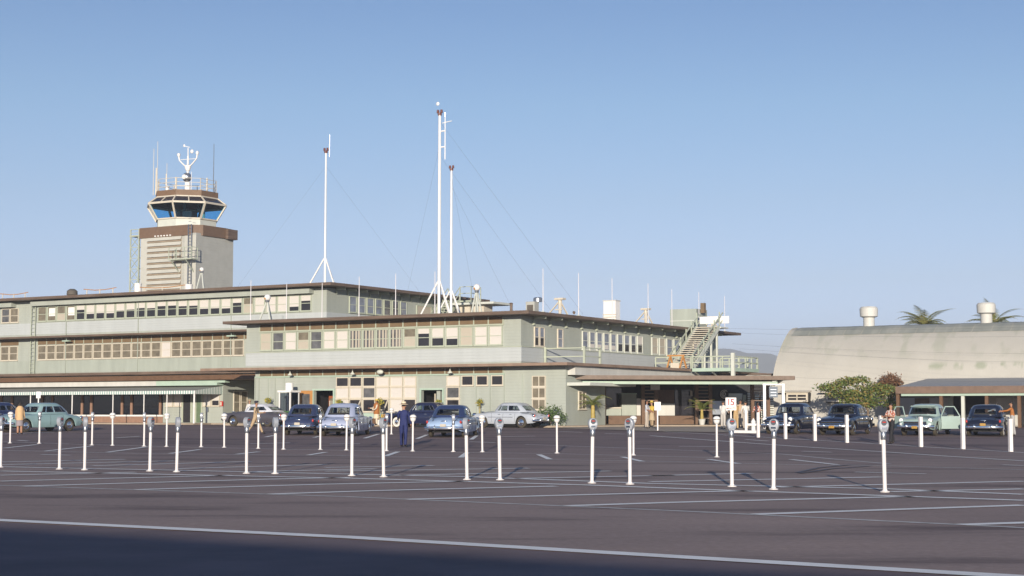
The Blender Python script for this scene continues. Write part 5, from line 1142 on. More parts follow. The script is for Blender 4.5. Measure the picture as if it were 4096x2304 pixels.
# ================================================================== CARS (rounded sedans of about 1950; +x is forward)
def paint(name, col, rough=.28): 
    return mat(name, col, rough, var=.05, scale=1.2, coat=.5)
def lerp_tab(tab, x):
    if x <= tab[0][0]: return tab[0][1:]
    for a, b in zip(tab[:-1], tab[1:]):
        if a[0] <= x <= b[0]:
            t = (x-a[0])/(b[0]-a[0]); t = t*t*(3-2*t)*.5+t*.5
            return tuple(a[i]+(b[i]-a[i])*t for i in range(1, len(a)))
    return tab[-1][1:]
mt['seat'] = mat('car_seat', (.09,.07,.055), .8, var=.15); mt['plate'] = mat('number_plate', (.36,.20,.03), .5, var=.25, scale=14); mt['headlamp'] = mat('headlamp', (.85,.85,.82), .12, spec=.8)
mt['underbody'] = mat('underbody', (.012,.012,.012), .9, var=.1); mt['whitewall'] = mat('whitewall', (.72,.68,.62), .6, var=.05)
def car(name, label, p_body, p_roof=None, L=5.0, W=1.88, H=1.60, wb=2.95, belt=1.0, style='sedan', skirt=False, white=False, teeth=False, doors_open=False, trunk_open=False, visor=False, trim=True, hubs='chrome', plate=True, two=False, cabx=(.95,-1.75), split=False):
    t = thing(name, label, 'car')
    xf_, xr_ = wb/2+.02, -wb/2+.02; h2 = L/2; p_roof = p_roof or p_body
    # x, half width, bottom, fender crown z, centre deck z
    tab = [(-h2, W*.36, .42, .62, .64), (-h2+.06, W*.415, .36, .70, .74), (-h2+.22, W*.455, .30, .80, .86), (-h2+.6, W*.485, .27, .87, .96), (-h2+1.0, W*.495, .25, .90, 1.00), (cabx[1]+.5, W*.50, .24, belt-.03, belt),
           (0, W*.50, .24, belt-.03, belt), (cabx[0]-.3, W*.50, .24, belt-.03, belt), (cabx[0]+.2, W*.495, .25, .945, 1.02), (h2-1.0, W*.49, .26, .91, .99), (h2-.5, W*.475, .29, .885, .93), (h2-.22, W*.455, .32, .85, .87), (h2-.07, W*.42, .36, .76, .78), (h2, W*.37, .42, .64, .66)]
    xs = sorted(set([round(-h2+i*L/74, 4) for i in range(75)] + [-h2+.03, h2-.03]))
    ra, zw = .405, .335
    def prof(x):
        w_, zb, zf, zc = lerp_tab(tab, x)
        zb2 = zb
        for k, xw in enumerate((xf_, xr_)):
            if k == 1 and skirt: continue
            d = abs(x-xw)
            if d < ra: zb2 = max(zb2, zw + math.sqrt(ra*ra-d*d))
        fl = [(w_*.93, zb), (w_*.985, zb+.10), (w_*1.0, .55), (w_*.99, zf-.16), (w_*.955, zf-.06), (w_*.87, zf), (w_*.76, zf+.005), (w_*.66, (zf*.55+zc*.45)-.012), (w_*.45, zc-.015), (w_*.2, zc-.003)]
        out = []
        for i, (y, z) in enumerate(fl):
            if z < zb2+.012*i and i < 5: z = min(zb2+.012*i, zf-.04+.008*i)
            out.append((y, z))
        return out + [(0, zc)]
    secs = [prof(x) for x in xs]; n = len(secs[0]); ncol = 2*n-1
    vs = [];
    for x, s in zip(xs, secs):
        vs += [(x, y, z) for y, z in s] + [(x, -y, z) for y, z in s[-2::-1]]
    fs = [(i*ncol+j, (i+1)*ncol+j, (i+1)*ncol+j+1, i*ncol+j+1) for i in range(len(xs)-1) for j in range(ncol-1)]
    fs += [tuple(range(ncol)), tuple(range(len(vs)-1, len(vs)-ncol-1, -1))]
    MB().add(vs, fs).build('body', p_body, t, 'auto')
    MB().box(-h2+.35, h2-.35, -W*.32, W*.32, .24, .86).build('underbody', mt['underbody'], t)
    # ---- greenhouse: stacked rounded slices
    ht = H; z0 = belt-.03
    lev = [(z0, 1.0), (belt+.07, 1.0), (ht-.21, 1.0), (ht-.15, .985), (ht-.10, .95), (ht-.06, .89), (ht-.03, .79), (ht-.012, .65), (ht-.003, .42), (ht, .02)]
    fx_top, rx_top = cabx[0]-.50, (cabx[1]+.62 if style != 'coupe' else cabx[1]+.75)
    def slc(z, k):
        u = min(1, (z-z0)/(ht-.10-z0)); 
        xf = cabx[0]+(fx_top-cabx[0])*u**.9; xr = cabx[1]+(rx_top-cabx[1])*u**1.25
        wy = W*.455+(W*.375-W*.455)*u**1.2
        xc = (xf+xr)/2; return xc+(1-k)*.0, (xf-xr)/2*(k if k > .9 else k), wy*k
    if style == 'coupe': side = [-.83,-.72,-.60,-.02,.04,.62,.72,.83]; wins = {1:'quarter_window',2:'side_window',4:'side_window'}; wins = {1:'side_window',2:'side_window',4:'side_window'}
    else: side = [-.83,-.70,-.50,-.05,.03,.44,.48,.66,.83]; wins = {1:'quarter_window',2:'side_window',4:'side_window',6:'vent_window'}
    fr = [-.80,-.04,.04,.80] if split else [-.80,-.3,.3,.80]; re = [-.66,-.2,.2,.66]
    per = []                                              # (kind, value) around the slice, right side first
    for f in side: per.append(('s', f, -1))
    for f in fr: per.append(('f', f, 1))
    for f in side[::-1]: per.append(('s', f, 1))
    for f in re[::-1]: per.append(('f', f, -1))
    ne = 4.0
    def pt(kind, f, sg, xc, a, b):
        if kind == 's': c_ = abs(f)**(ne/2); s_ = math.sqrt(max(0, 1-c_*c_)); return xc+a*f, sg*b*s_**(2/ne)
        s_ = abs(f)**(ne/2); c_ = math.sqrt(max(0, 1-s_*s_)); return xc+sg*a*c_**(2/ne), b*f
    gp = []
    for z, k in lev:
        xc, a, b = slc(z, k); gp.append([(*pt(*p, xc, a, b), z) for p in per])
    m = len(per); ns = len(side); nf = len(fr)
    V_ = [p for row_ in gp for p in row_]; faces = []; panes = []
    for i in range(len(lev)-1):
        for j in range(m):
            q = (i*m+j, i*m+(j+1)%m, (i+1)*m+(j+1)%m, (i+1)*m+j); nm = None
            if i == 1:
                if j < ns-1 and j in wins: nm = wins[j]
                elif ns <= j < ns+nf-1: nm = None if (split and j == ns+1) else 'windscreen'
                elif ns+nf <= j < ns+nf+ns-1 and (ns-2-(j-ns-nf)) in wins: nm = wins[ns-2-(j-ns-nf)]
                elif j >= 2*ns+nf and j < m-1: nm = 'rear_window'
            if nm: panes.append((nm, q))
            else: faces.append(q)
    MB().add(V_, faces + [tuple((len(lev)-1)*m+j for j in range(m))]).build('roof', p_roof, t, 'auto')
    groups = {}
    for nm, q in panes:
        key = nm if nm in ('windscreen','rear_window') else (nm, q)
        groups.setdefault(key, []).append(q)
    tr = MB()
    for key, qs in groups.items():
        nm = key if isinstance(key, str) else key[0]; g_ = MB()
        for q in qs:
            P = [Vector(V_[i]) for i in q]; c = Vector((sum(p.x for p in P)/4, 0, P[0].z)); P = [p+(c-p)*.008 for p in P]; g_.add(P, [(0,1,2,3)])
        g_.build(nm, mt['carglass'], t)
        P0_, P1_ = Vector(V_[qs[0][0]]), Vector(V_[qs[-1][1]]); P2_, P3_ = Vector(V_[qs[-1][2]]), Vector(V_[qs[0][3]])
        pts_t = [Vector(V_[q[3]]) for q in qs]+[P2_]; pts_b = [Vector(V_[q[0]]) for q in qs]+[P1_]
        if nm in ('windscreen','rear_window'): pts_t = [Vector(V_[qs[0][3]])]+[Vector(V_[q[2]]) for q in qs]; pts_b = [Vector(V_[qs[0][0]])]+[Vector(V_[q[1]]) for q in qs]
        tr.path(pts_b, .011, 4); tr.path(pts_t, .011, 4); tr.bar(pts_b[0], pts_t[0], .02); tr.bar(pts_b[-1], pts_t[-1], .02)
    for q in tr.pieces():
            pass
    tr.build('window_trim', mt['chrome'], t)
    for x in (cabx[0]-.95, cabx[0]-1.95): MB().prismx([(-W*.37,belt-.3),(W*.37,belt-.3),(W*.36,belt+.14),(-W*.36,belt+.14)], x-.16, x).build('seat', mt['seat'], t)
    q = MB(); n_ = 16; cw = Vector((cabx[0]-.42, .38, belt+.12)); q.path([cw+Vector((.06*math.sin(2*math.pi*i/n_),.19*math.cos(2*math.pi*i/n_),.18*math.sin(2*math.pi*i/n_))) for i in range(n_+1)], .012, 5); q.build('steering_wheel', mt['seat'], t)
    # ---- wheels
    for k, (x, s) in enumerate(((xf_,1),(xf_,-1),(xr_,1),(xr_,-1))):
        y = s*(W/2-.16); wt = MB().lathe([(.20,-.085),(.30,-.09),(.345,-.055),(.345,.055),(.30,.09),(.20,.085)], (x,y,zw), 22, 'y').build('wheel', mt['tyre'], t, 'auto')
        if white: MB().lathe([(.205,.0),(.30,.0),(.30,.012),(.205,.012)], (x,y+s*.087-(.012 if s<0 else 0),zw), 22, 'y').build('whitewall', mt['whitewall'], wt)
        MB().lathe([(.205,-.01),(.20,.02),(.17,.03),(.15,.015),(.12,.03),(.06,.05),(.01,.055)] if s > 0 else [(.01,-.055),(.06,-.05),(.12,-.03),(.15,-.015),(.17,-.03),(.20,-.02),(.205,.01)], (x,y+s*.075,zw), 20, 'y').build('hubcap', mt['chrome'] if hubs == 'chrome' else p_body, wt, 'auto')
    # ---- bumpers
    def bumper(sx, z):
        pts = [(sx*(h2+.10-.25*abs(f)**3.0), f*W*.495, z) for f in [-1+i/8 for i in range(17)]]; q = MB()
        pr_ = [(0,-.075),(.035,-.05),(.045,0),(.035,.05),(0,.075),(-.02,.05),(-.02,-.05)]
        vs_ = [(p[0]+sx*a, p[1], p[2]+b) for p in pts for a, b in pr_]; k = len(pr_)
        q.add(vs_, [(i*k+j,(i+1)*k+j,(i+1)*k+(j+1)%k,i*k+(j+1)%k) for i in range(16) for j in range(k)]+[tuple(range(k)),tuple(range(16*k,17*k))])
        o = q.build('bumper', mt['chrome'], t, 'auto')
        for y in (-.42,.42): MB().ball((sx*(h2+.13),y,z+.02), .06, .06, .13, 8, 8).build('overrider', mt['chrome'], o, True)
    bumper(1, .47); bumper(-1, .46)
    # ---- lamps
    for s in (1,-1):
        y = s*W*.385; xh = h2-.20
        q = MB().lathe([(.03,-.25),(.125,-.15),(.135,.02),(.12,.06),(.10,.06)], (xh,y,.79), 18, 'x').build('headlight', mt['chrome'], t, 'auto'); MB().lathe([(.11,.055),(.095,.09),(.05,.105),(.01,.11)], (xh,y,.79), 18, 'x').build('lens', mt['headlamp'], q, 'auto')
        MB().ball((h2-.06,y*.98,.60), .06,.09,.045).build('parking_lamp', mt['headlamp'], t, True)
        q = MB().ball((-h2+.16,s*W*.42,.76), .10,.075,.10).build('tail_lamp', mt['chrome'], t, True); MB().ball((-h2+.09,s*W*.42,.76), .06,.055,.075).build('lens', mt['red'], q, True)
    # ---- grille
    q = MB(); 
    for z, wd in ((.71,.30),(.60,.33),(.52,.33)):
        q.path([(h2+.035-.12*(f/.34)**2*.4, f*W, z) for f in [-wd+wd*i/5 for i in range(11)]], .026, 6)
    gr = q.build('grille', mt['chrome'], t, 'auto'); MB().box(h2-.02, h2+.012, -W*.30, W*.30, .50, .70).build('grille_mesh', mt['underbody'], gr)
    if teeth:
        for i in range(9): MB().ball((h2+.06,(i-4)*.115,.60), .05,.038,.085).build('tooth', mt['chrome'], gr, True)
    if plate:
        for sx, z in ((1,.44),(-1,.60)): MB().box(sx*(h2+.15)-.008, sx*(h2+.15)+.008, -.14,.14, z-.065, z+.065).build('number_plate', mt['plate'] if sx > 0 or L == 5.1 else mt['blind_tan'], t)
    # ---- trim
    if trim:
        for s in (1,-1):
            q = MB(); q.path([(x, s*(lerp_tab(tab,x)[0]*.995+.008), .66) for x in [xr_+.55+i*(xf_-xr_-1.0)/6 for i in range(7)]], .014, 4); q.build('side_strip', mt['chrome'], t)
            for x in (.25,-.62): MB().bar((x, s*(W*.5+.02), .84), (x-.16, s*(W*.5+.02), .84), .03).build('door_handle', mt['chrome'], t)
    MB().path([(h2-.15,0,.885),(h2-.5,0,.955),(cabx[0]+.3,0,1.03)], .016, 5).build('hood_strip', mt['chrome'], t); MB().ball((h2-.35,0,.97), .16,.03,.035).build('hood_ornament', mt['chrome'], t, True)
    MB().ball((-h2+.08,0,.80), .03,.16,.035).build('trunk_badge', mt['chrome'], t, True)
    # seams of doors and lids
    q = MB()
    for s in (1,-1):
        for x in ([.78,-.10,-1.0] if style != 'coupe' else [.8,-.55]):
            w_ = lerp_tab(tab, x)[0]; q.path([(x, s*(w_*.987+.003), .36),(x, s*(w_*1.0+.003), .55),(x, s*(w_*.99+.003), belt-.19),(x, s*(w_*.957+.003), belt-.10)], .007, 4)
    q.path([(-h2+.10,-W*.28,.80),(-h2+.7,-W*.30,.985),(-h2+.95,-W*.30,1.01)], .007, 4); q.path([(-h2+.10,W*.28,.80),(-h2+.7,W*.30,.985),(-h2+.95,W*.30,1.01)], .007, 4)
    q.build('panel_gap', mt['underbody'], t)
    if visor: MB().prismx([(-W*.33,ht-.13),(W*.33,ht-.13),(W*.32,ht-.09),(-W*.32,ht-.09)], fx_top-.02, fx_top+.28).build('sun_visor', p_roof, t)
    if doors_open:
        for s, xh, a in ((1,.72,62),(-1,.72,58)):
            q = MB(); n0 = 0; q.box(-.98,0,-.04,.04,.33,belt-.03); q.bar((-.98,0,belt-.03),(-.72,-.10,ht-.14),.045); q.bar((-.72,-.10,ht-.14),(-.25,-.10,ht-.14),.045); q.bar((-.25,-.10,ht-.14),(0,0,belt-.03),.045)
            if s > 0: pass
            M1 = Matrix.Translation((xh, s*(W/2-.03), 0)) @ Matrix.Rotation(rad(-s*a), 4, 'Z') @ Matrix.Scale(s, 4, (0,1,0)); q.xf(M1); d = q.build('door', p_body, t)
            g_ = MB(); g_.quad((-.95,-.005,belt-.02),(-.02,-.005,belt-.02),(-.27,-.10,ht-.16),(-.70,-.10,ht-.16)); g_.xf(M1); g_.build('window', mt['carglass'], d)
    return t
def place(t, px, py, ref, yaw):
    """stand the car so that its own point ref=(x,y) touches the ground seen at pixel (px, py)"""
    g_ = ground(px, py) if py > 1000 else depth(px, 1700, py); a = rad(yaw); x, y = ref
    p = Vector((g_.x-(x*math.cos(a)-y*math.sin(a)), g_.y-(x*math.sin(a)+y*math.cos(a)), 0)); p.z = zg(p.y)+.0
    t.location = p; sl = (zg(p.y+1)-zg(p.y-1))/2; t.rotation_euler = (0, -math.atan(sl*math.sin(a)), a); return t
FA = 180+math.degrees(TH)                                    # heading along the facade, to the left
WF, WR = 1.495, -1.455
c1 = car('sedan', 'mint green four door sedan with toothed chrome grille at the left before the restaurant', paint('mint_car_paint', (.24,.36,.37)), L=5.15, W=1.92, H=1.60, wb=3.05, teeth=True, trim=False)
place(c1, 100, 1728.5, (1.54,.80), 236)
c0 = car('sedan', 'dark blue sedan cut off by the left edge behind the mint sedan', paint('deep_blue_paint', (.02,.03,.09)), L=5.1, trim=True); place(c0, -75, 103, (1.5,.8), 236)
c2 = car('hardtop_car', 'dark grey hardtop with a white roof facing left by the annex', paint('grey_purple_paint', (.065,.06,.072)), paint('white_roof_paint', (.62,.63,.68)), L=5.15, W=1.94, H=1.52, wb=2.95, style='coupe', skirt=True, trim=False, cabx=(.85,-1.75)); place(c2, 935, 109.5, (1.495,.80), FA)
c6 = car('sedan', 'navy blue sedan with white wall tyres facing left behind the man in blue', paint('navy_paint', (.014,.018,.055)), L=5.2, W=1.95, H=1.60, wb=3.1, white=True); place(c6, 1590, 104.0, (1.57,.80), FA)
c8 = car('sedan', 'silver blue sedan facing left beside the hedge, seen from its rear corner', paint('silver_blue_paint', (.42,.45,.50)), L=4.95, W=1.9, H=1.58, wb=2.92, belt=1.0); place(c8, 1935, 102.8, (1.48,.78), FA-4)
c4 = car('sedan', 'dark navy rounded sedan seen from behind, left of the lavender sedan', paint('dark_navy_paint', (.035,.045,.10)), L=4.85, W=1.82, H=1.58, wb=2.9, split=True); place(c4, 1207, 1740, (-1.43,0), 85)
c5 = car('sedan', 'pale lavender blue sedan seen from behind in the middle of the parked row', paint('lavender_paint', (.36,.40,.54)), L=5.0, W=1.90, H=1.64, wb=2.95); place(c5, 1357, 1744, (-1.455,0), 82)
c7 = car('sedan', 'light blue sedan with a dark blue roof seen from behind', paint('light_blue_paint', (.31,.42,.60)), paint('dark_blue_roof', (.025,.04,.11)), L=5.2, W=1.98, H=1.58, wb=3.1); place(c7, 1791, 1748.5, (-1.53,0), 81)
blk = paint('black_blue_paint', (.010,.013,.030))
c9 = car('sedan', 'black rounded sedan facing the camera, nearest the fire hydrant', blk, L=4.9, W=1.84, H=1.62, wb=2.9, split=True, cabx=(.85,-1.8)); place(c9, 3187, 1736, (1.47,.76), 241)
c10 = car('sedan', 'black sedan with broad chrome grille facing the camera under the vine tree', blk, L=5.0, W=1.9, H=1.60, wb=2.92, visor=True); place(c10, 3412, 1741, (1.48,.79), 243)
c11 = car('sedan', 'pale mint green sedan facing the camera with both front doors open', paint('pale_mint_paint', (.30,.39,.36)), L=5.0, W=1.9, H=1.60, wb=2.92, doors_open=True, visor=True); place(c11, 3742, 1743, (1.48,.79), 243)
c12 = car('sedan', 'black sedan seen from behind at the right with white wall tyres', blk, L=5.1, W=1.92, H=1.58, wb=3.0, white=True); place(c12, 4008, 1745, (-1.48,-.8), 68)
# ================================================================== PEOPLE
def pmat(n, c, r=.8, var=.1): return mat(n, c, r, var=var, scale=14)
SK = pmat('skin', (.36,.19,.12), .55); SKD = pmat('tan_skin', (.26,.125,.075), .55); mt['hair'] = pmat('dark_hair', (.02,.014,.01), .6); mt['shoe'] = pmat('shoe_leather', (.025,.018,.015), .4)
mt['eye'] = mat('eye', (.02,.015,.012), .2)
def plaidmat():
    m = mat('plaid_shirt', (.6,.5,.45), .8); t = m.node_tree; b = t.nodes['Principled BSDF']; tc = t.nodes.new('ShaderNodeTexCoord'); v = t.nodes.new('ShaderNodeTexVoronoi'); v.inputs['Scale'].default_value = 16
    r = t.nodes.new('ShaderNodeValToRGB'); r.color_ramp.interpolation = 'CONSTANT'; e = r.color_ramp.elements; e[0].color = (.62,.52,.46,1); e[1].color = (.42,.10,.05,1); e[1].position = .5
    sp_ = t.nodes.new('ShaderNodeSeparateColor'); t.links.new(tc.outputs['Object'], v.inputs['Vector']); t.links.new(v.outputs['Color'], sp_.inputs[0]); t.links.new(sp_.outputs[0], r.inputs[0]); t.links.new(r.outputs[0], b.inputs['Base Color']); return m
def person(label, loc, yaw, h, shirt, pants, arms=((5,8,12),(5,8,12)), legs=((2,3),(-2,3)), lean=0, skin=SK, hair='short', hat=None, hatm=None, long_sleeve=True, skirt=None, jacket=None, hold=None, head_turn=0):
    t = thing('person', label, 'person', loc, rad(yaw)); k = h/1.75
    J = {}; E_ = []; R_d = {}
    def add(n, p, r, par=None, mi=0): J[n] = Vector(p); R_d[n] = r; E_.append((par, n, mi)) if par else None
    ln = rad(lean); 
    def T(x, y, z): dz = z-.95; return (x*math.cos(ln)+dz*math.sin(ln), y, .95+dz*math.cos(ln)-x*math.sin(ln))
    add('pelvis', (0,0,.95), .130); add('waist', T(0,0,1.08), .120, 'pelvis', 1); add('chest', T(.01,0,1.30), .140, 'waist', 1); add('neckb', T(0,0,1.46), .065, 'chest', 1); add('neck', T(.008,0,1.505), .055, 'neckb', 0)
    add('head', T(.018,0,1.585), .086, 'neck', 0); add('crown', T(.0,0,1.665), .086, 'head', 0)
    for s, a, nm in ((1, arms[0], 'l'), (-1, arms[1], 'r')):
        f_, ab, bd = [rad(q) for q in a[:3]]; inw = rad(a[3]) if len(a) > 3 else 0
        sh = Vector(T(0, s*.178, 1.41)); add('sh'+nm, sh, .070, 'chest', 1)
        d = Vector((math.sin(f_)*math.cos(ab), s*math.sin(ab), -math.cos(f_)*math.cos(ab))); el = sh + d*.29; add('el'+nm, el, .045, 'sh'+nm, 1)
        g_ = f_+bd; d2 = Vector((math.sin(g_)*math.cos(ab), s*math.sin(ab-inw), -math.cos(g_)*math.cos(ab))).normalized(); wr = el + d2*.25; add('wr'+nm, wr, .031, 'el'+nm, 1 if long_sleeve else 0)
        add('pa'+nm, wr+d2*.075, .034, 'wr'+nm, 0); J['hd'+nm] = d2
    for s, l, nm in ((1, legs[0], 'l'), (-1, legs[1], 'r')):
        f_, kb = rad(l[0]), rad(l[1]); hp = Vector((0, s*.088, .90)); add('hp'+nm, hp, .105, 'pelvis', 2)
        kn = hp + Vector((math.sin(f_), s*.01, -math.cos(f_)))*.43; add('kn'+nm, kn, .073, 'hp'+nm, 2)
        a2 = f_-kb; an = kn + Vector((math.sin(a2), s*.01, -math.cos(a2)))*.41; add('an'+nm, an, .056, 'kn'+nm, 2)
        fa = a2*.5; add('to'+nm, an + Vector((.15*math.cos(fa), s*.02, -.045+.10*math.sin(-fa)*(-1 if a2 < 0 else 0))), .040, 'an'+nm, 3)
    drop = min(J['tol'].z, J['tor'].z, J['anl'].z-.03, J['anr'].z-.03) - .042
    names = list(R_d); P = {n: (J[n]-Vector((0,0,drop)))*k for n in names}
    me = bpy.data.meshes.new('tmp'); me.from_pydata([P[n] for n in names], [(names.index(a), names.index(b)) for a, b, _ in E_], [])
    o = bpy.data.objects.new('tmp', me); COL.objects.link(o); o.modifiers.new('Skin', 'SKIN').branch_smoothing = .6; ss = o.modifiers.new('Sub', 'SUBSURF'); ss.levels = 1; ss.render_levels = 1
    if not me.skin_vertices: 
        bpy.context.view_layer.objects.active = o
    sv = me.skin_vertices[0].data
    for i, n in enumerate(names):
        w_ = R_d[n]*k*(1.0 if n in ('head','crown','neck') or n[:2] in ('pa','wr') else 1.12); sv[i].radius = (w_, w_*(1.18 if n in ('chest','waist','pelvis') else 1)); sv[i].use_root = (n == 'pelvis')
    dg = bpy.context.evaluated_depsgraph_get(); dg.update(); bm_ = bpy.data.meshes.new_from_object(o.evaluated_get(dg)); bpy.data.objects.remove(o)
    # fingers and thumb grow out of each palm in the same mesh
    fb = MB()
    for nm, s in (('l',1),('r',-1)):
        d = J['hd'+nm]; p = P['pa'+nm]; side = d.cross(Vector((0,1,0))); side = (side.normalized() if side.length > .2 else Vector((1,0,0))); pal = d.cross(side).normalized()
        for i, (off, ln_) in enumerate(((-.030,.060),(-.010,.072),(.010,.068),(.029,.052))):
            a = p + (side*off + d*.015)*k; b = a + (d*ln_*.55 + pal*s*.010)*k; c = b + (d*ln_*.38 + pal*s*.026)*k; fb.tube(a, b, .0095*k, .009*k, 5); fb.tube(b, c, .009*k, .0075*k, 5)
        a = p + (side*.03 - d*.02)*k; b = a + (side*.032+d*.03)*k; fb.tube(a, b, .011*k, .009*k, 5); fb.tube(b, b+(d*.028)*k, .009*k, .008*k, 5)
    c = P['head']; fwd = Vector((math.cos(rad(head_turn)), math.sin(rad(head_turn)), 0)); lat = Vector((-fwd.y, fwd.x, 0))
    fb.tube(c+fwd*.072*k+Vector((0,0,.03))*k, c+fwd*.102*k+Vector((0,0,-.004))*k, .010*k, .016*k, 5)
    for s in (1,-1): fb.ball(c+lat*s*.086*k+Vector((0,0,.012))*k, .012*k, .010*k, .028*k, 6, 5)
    n0 = len(bm_.vertices); vs = [tuple(v.co) for v in bm_.vertices]+[tuple(v) for v in fb.v]; fs = [tuple(p.vertices) for p in bm_.polygons]; nb = len(fs); fs += [tuple(i+n0 for i in f) for f in fb.f]
    mb = MB(); mb.v = vs; mb.f = fs; mi = []
    segs = [(P[a], P[b], m) for a, b, m in E_]
    for i, f in enumerate(fs):
        if i >= nb: mi.append(0); continue
        cen = sum((Vector(vs[j]) for j in f), Vector())/len(f); best = None
        for a, b, m in segs:
            ab = b-a; u_ = max(0, min(1, (cen-a).dot(ab)/max(1e-9, ab.dot(ab)))); dd_ = (cen-(a+ab*u_)).length
            if best is None or dd_ < best[0]: best = (dd_, m)
        m = best[1]
        if m == 1 and cen.z < P['pelvis'].z+.03*k and (Vector((cen.x,cen.y,0))-Vector((P['pelvis'].x,P['pelvis'].y,0))).length < .2: m = 2
        mi.append(m)
    mb.m = mi; me2 = mb.mesh('body', [skin, shirt, pants, mt['shoe']], True); bo = bpy.data.objects.new('body', me2); COL.objects.link(bo); bo.parent = t
    ey = MB()
    for s in (1,-1): ey.ball(c+fwd*.076*k+lat*s*.030*k+Vector((0,0,.032))*k, .010*k, .012*k, .008*k, 6, 5)
    for q in ey.pieces(): q.build('eye', mt['eye'], t)
    MB().ball(c+fwd*.076*k+Vector((0,0,-.040))*k, .010*k, .022*k, .005*k, 6, 4).build('mouth', mat('lips', (.25,.09,.07), .5), t)
    top = P['crown']
    if hair:
        hm = MB(); hm.ball(top+Vector((0,0,.004))*k-fwd*.024*k, .086*k, .084*k, .082*k, 14, 9)
        if hair == 'long': hm.ball(top-fwd*.045*k+Vector((0,0,-.10))*k, .065*k, .088*k, .12*k, 10, 7)
        hm.build('hair', mt['hair'], t, True)
    if hat == 'straw':
        MB().lathe([(.185,.0),(.19,.012),(.105,.03),(.10,.10),(.085,.125),(.03,.13)], (0,0,0), 18).build('hat', hatm, t, 'auto', loc=top+Vector((0,0,.005))*k)
        MB().lathe([(.108,.028),(.106,.055)], (0,0,0), 18).build('hat_band', mt['brown'], t, loc=top+Vector((0,0,.005))*k)
    if hat == 'cap':
        q = MB(); q.lathe([(.098,.0),(.10,.045),(.125,.07),(.12,.095),(.05,.11)], (0,0,0), 16); q.box(.05,.155,-.06,.06,.0,.014); q.build('peaked_cap', hatm, t, 'auto', loc=top+Vector((0,0,.0))*k, rz=rad(head_turn))
    if skirt: MB().lathe([(.150,.0),(.165,-.12),(.20,-.45),(.205,-.52),(.19,-.52)], (0,0,0), 16).build('skirt', skirt, t, 'auto', loc=P['pelvis']+Vector((0,0,.05))*k)
    if jacket:
        MB().lathe([(.205,-.30),(.21,-.28),(.19,.02),(.20,.22),(.19,.34),(.09,.45)], (0,0,0), 16).build('jacket', jacket, t, 'auto', loc=P['waist'])
    if hold == 'paper': p = P['pal']; MB().box(-.02,.20,-.008,.008,-.07,.07).build('paper', mt['white'], t, loc=p)
    return t
khaki = pmat('khaki', (.40,.29,.18)); white_sh = pmat('white_shirt', (.60,.58,.56)); beige = pmat('beige_trousers', (.42,.36,.30)); navy = pmat('blue_suit', (.012,.020,.10)); tanj = pmat('beige_jacket', (.58,.38,.20)); grey = pmat('grey_skirt', (.27,.23,.24)); straw = pmat('straw', (.66,.56,.40)); black = pmat('black_cloth', (.012,.012,.016)); brownj = pmat('brown_jacket', (.33,.12,.03)); pale_grey = pmat('pale_grey_shirt', (.44,.44,.46)); yel = pmat('yellow_blouse', (.62,.44,.07)); dcap = pmat('dark_cap', (.03,.03,.05)); creamc = pmat('cream_dress', (.62,.53,.40)); plaid = plaidmat()
def at_y(px, Y, z=None): p = depth(px, 1650, Y); return Vector((p.x, Y, zg(Y) if z is None else z))
person('person with dark hair in a beige jacket and grey skirt, standing by the mint sedan', ground(78,1737), 100, 1.64, tanj, SK, ((10,8,15),(6,8,20)), ((1,2),(-1,2)), hair='long', skirt=grey, jacket=tanj)
person('person in khaki uniform and dark peaked cap striding right before the grey hardtop', ground(1022,1736), -5, 1.78, khaki, khaki, ((18,8,75,20),(-8,8,60,20)), ((26,4),(-24,10)), 2, hat='cap', hatm=dcap, long_sleeve=True)
person('person with a tan cap and pale shirt standing behind the grey hardtop', at_y(998,113.5,.58), 250, 1.72, white_sh, khaki, ((30,14,40),(10,10,20)), hat='cap', hatm=khaki)
person('person in a dark blue suit and straw hat holding white paper, walking away', ground(1614,1788), 82, 1.78, navy, navy, ((24,14,50),(4,10,14)), ((6,4),(-6,6)), hat='straw', hatm=straw, hold='paper')
person('lei seller with yellow hat and orange wrap over a cream dress, behind the lavender sedan', at_y(1506,107.5,.6), 200, 1.66, creamc, creamc, ((20,16,40),(30,16,60)), hair='long', hat='straw', hatm=yel, skirt=creamc, jacket=brownj, skin=SKD)
person('person in pale grey shirt and beige trousers standing sideways before the low brown wall', ground(2588,1715), -20, 1.72, pale_grey, beige, ((20,8,40),(16,8,50)), skin=SKD, long_sleeve=False)
person('person in yellow blouse and yellow hat standing behind the small white notice', at_y(2607,104.5), 215, 1.62, yel, pmat('tan_skirt', (.36,.26,.16)), ((20,10,50),(20,10,50)), hair='long', hat='straw', hatm=yel, skirt=pmat('light_skirt', (.42,.32,.20)))
person('person in white shirt and pale trousers seen from behind, left of the 15 sign', ground(2893,1717), 60, 1.68, white_sh, pmat('pale_trousers', (.46,.43,.40)), ((18,6,50),(14,8,40)))
person('person in full tan clothing half hidden behind the 15 sign', ground(2944,1718), 120, 1.66, pmat('tan_uniform', (.46,.30,.14)), pmat('tan_trousers', (.44,.30,.15)), ((18,8,55),(20,8,60)))
person('brown haired person in beige, between the 15 sign and a person in white', at_y(2962,101.5), 250, 1.73, pmat('light_tan_shirt', (.48,.34,.22)), beige, ((30,10,80),(20,10,50)), skin=SKD)
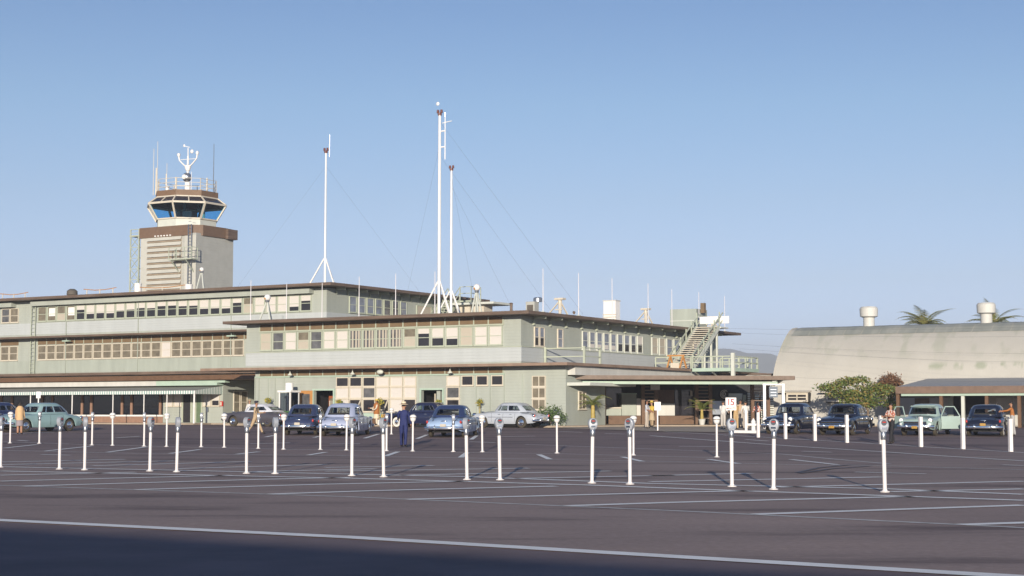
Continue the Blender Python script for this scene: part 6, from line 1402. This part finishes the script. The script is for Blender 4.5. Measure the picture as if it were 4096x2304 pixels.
person('dark haired person in white shirt and beige trousers by the white kerb', ground(2983,1717), 95, 1.67, white_sh, beige, ((16,12,30),(24,12,50)))
person('person in red checked top standing behind the fire hydrant', at_y(3029,103.5), 240, 1.62, plaid, black, ((12,8,30),(14,8,40)), skin=SKD)
person('person in a red and white patterned shirt and black trousers walking between the cars', ground(3566,1777), 215, 1.76, plaid, black, ((20,14,80,30),(16,14,80,30)), ((13,4),(-12,10)), long_sleeve=False)
person('person in brown jacket and grey trousers reaching into the black sedan', ground(4052,1746), 170, 1.74, brownj, pmat('grey_trousers', (.34,.33,.33)), ((60,14,25),(48,24,40)), ((4,4),(-6,4)), 5)
person('person in a white shirt bending at the far side of the black sedan', at_y(3998,90.5), 200, 1.62, white_sh, grey, ((65,14,20),(60,14,20)), lean=18)
# lei stand goods and bundles beside the seller
t = thing('lei_stand', 'low wooden lei stand hung with orange and brown garlands beside the seller', 'stand', at_y(1556,107.5,.6))
MB().box(-.5,.5,-.25,.25,.70,.76).build('table_top', mt['brown_lt'], t)
for a, b in ((-.45,-.2),(.45,-.2),(.45,.2),(-.45,.2)): MB().box(a-.03,a+.03,b-.03,b+.03,0,.70).build('leg', mt['brown'], t)
for k_ in range(6): MB().path([(-.42+k_*.16+.05*math.cos(i*.6283), -.27, .56+.16*math.sin(i*.6283)) for i in range(11)], .025, 5).build('garland', [mt['yellow'], mt['orange'], mt['brown']][k_ % 3], t, 'auto')
# ================================================================== AIR
hz_m = bpy.data.materials.new('haze'); hz_m.use_nodes = True; ht_ = hz_m.node_tree; ht_.nodes.remove(ht_.nodes['Principled BSDF'])
pvn = ht_.nodes.new('ShaderNodeVolumePrincipled'); pvn.inputs['Color'].default_value = (.86,.91,1.0,1); pvn.inputs['Density'].default_value = .00038; pvn.inputs['Anisotropy'].default_value = 0.0
ht_.links.new(pvn.outputs[0], ht_.nodes['Material Output'].inputs['Volume'])
tag(MB().box(-3600,3600,-400,5200,-1.0,175).build('haze', hz_m), kind='stuff')
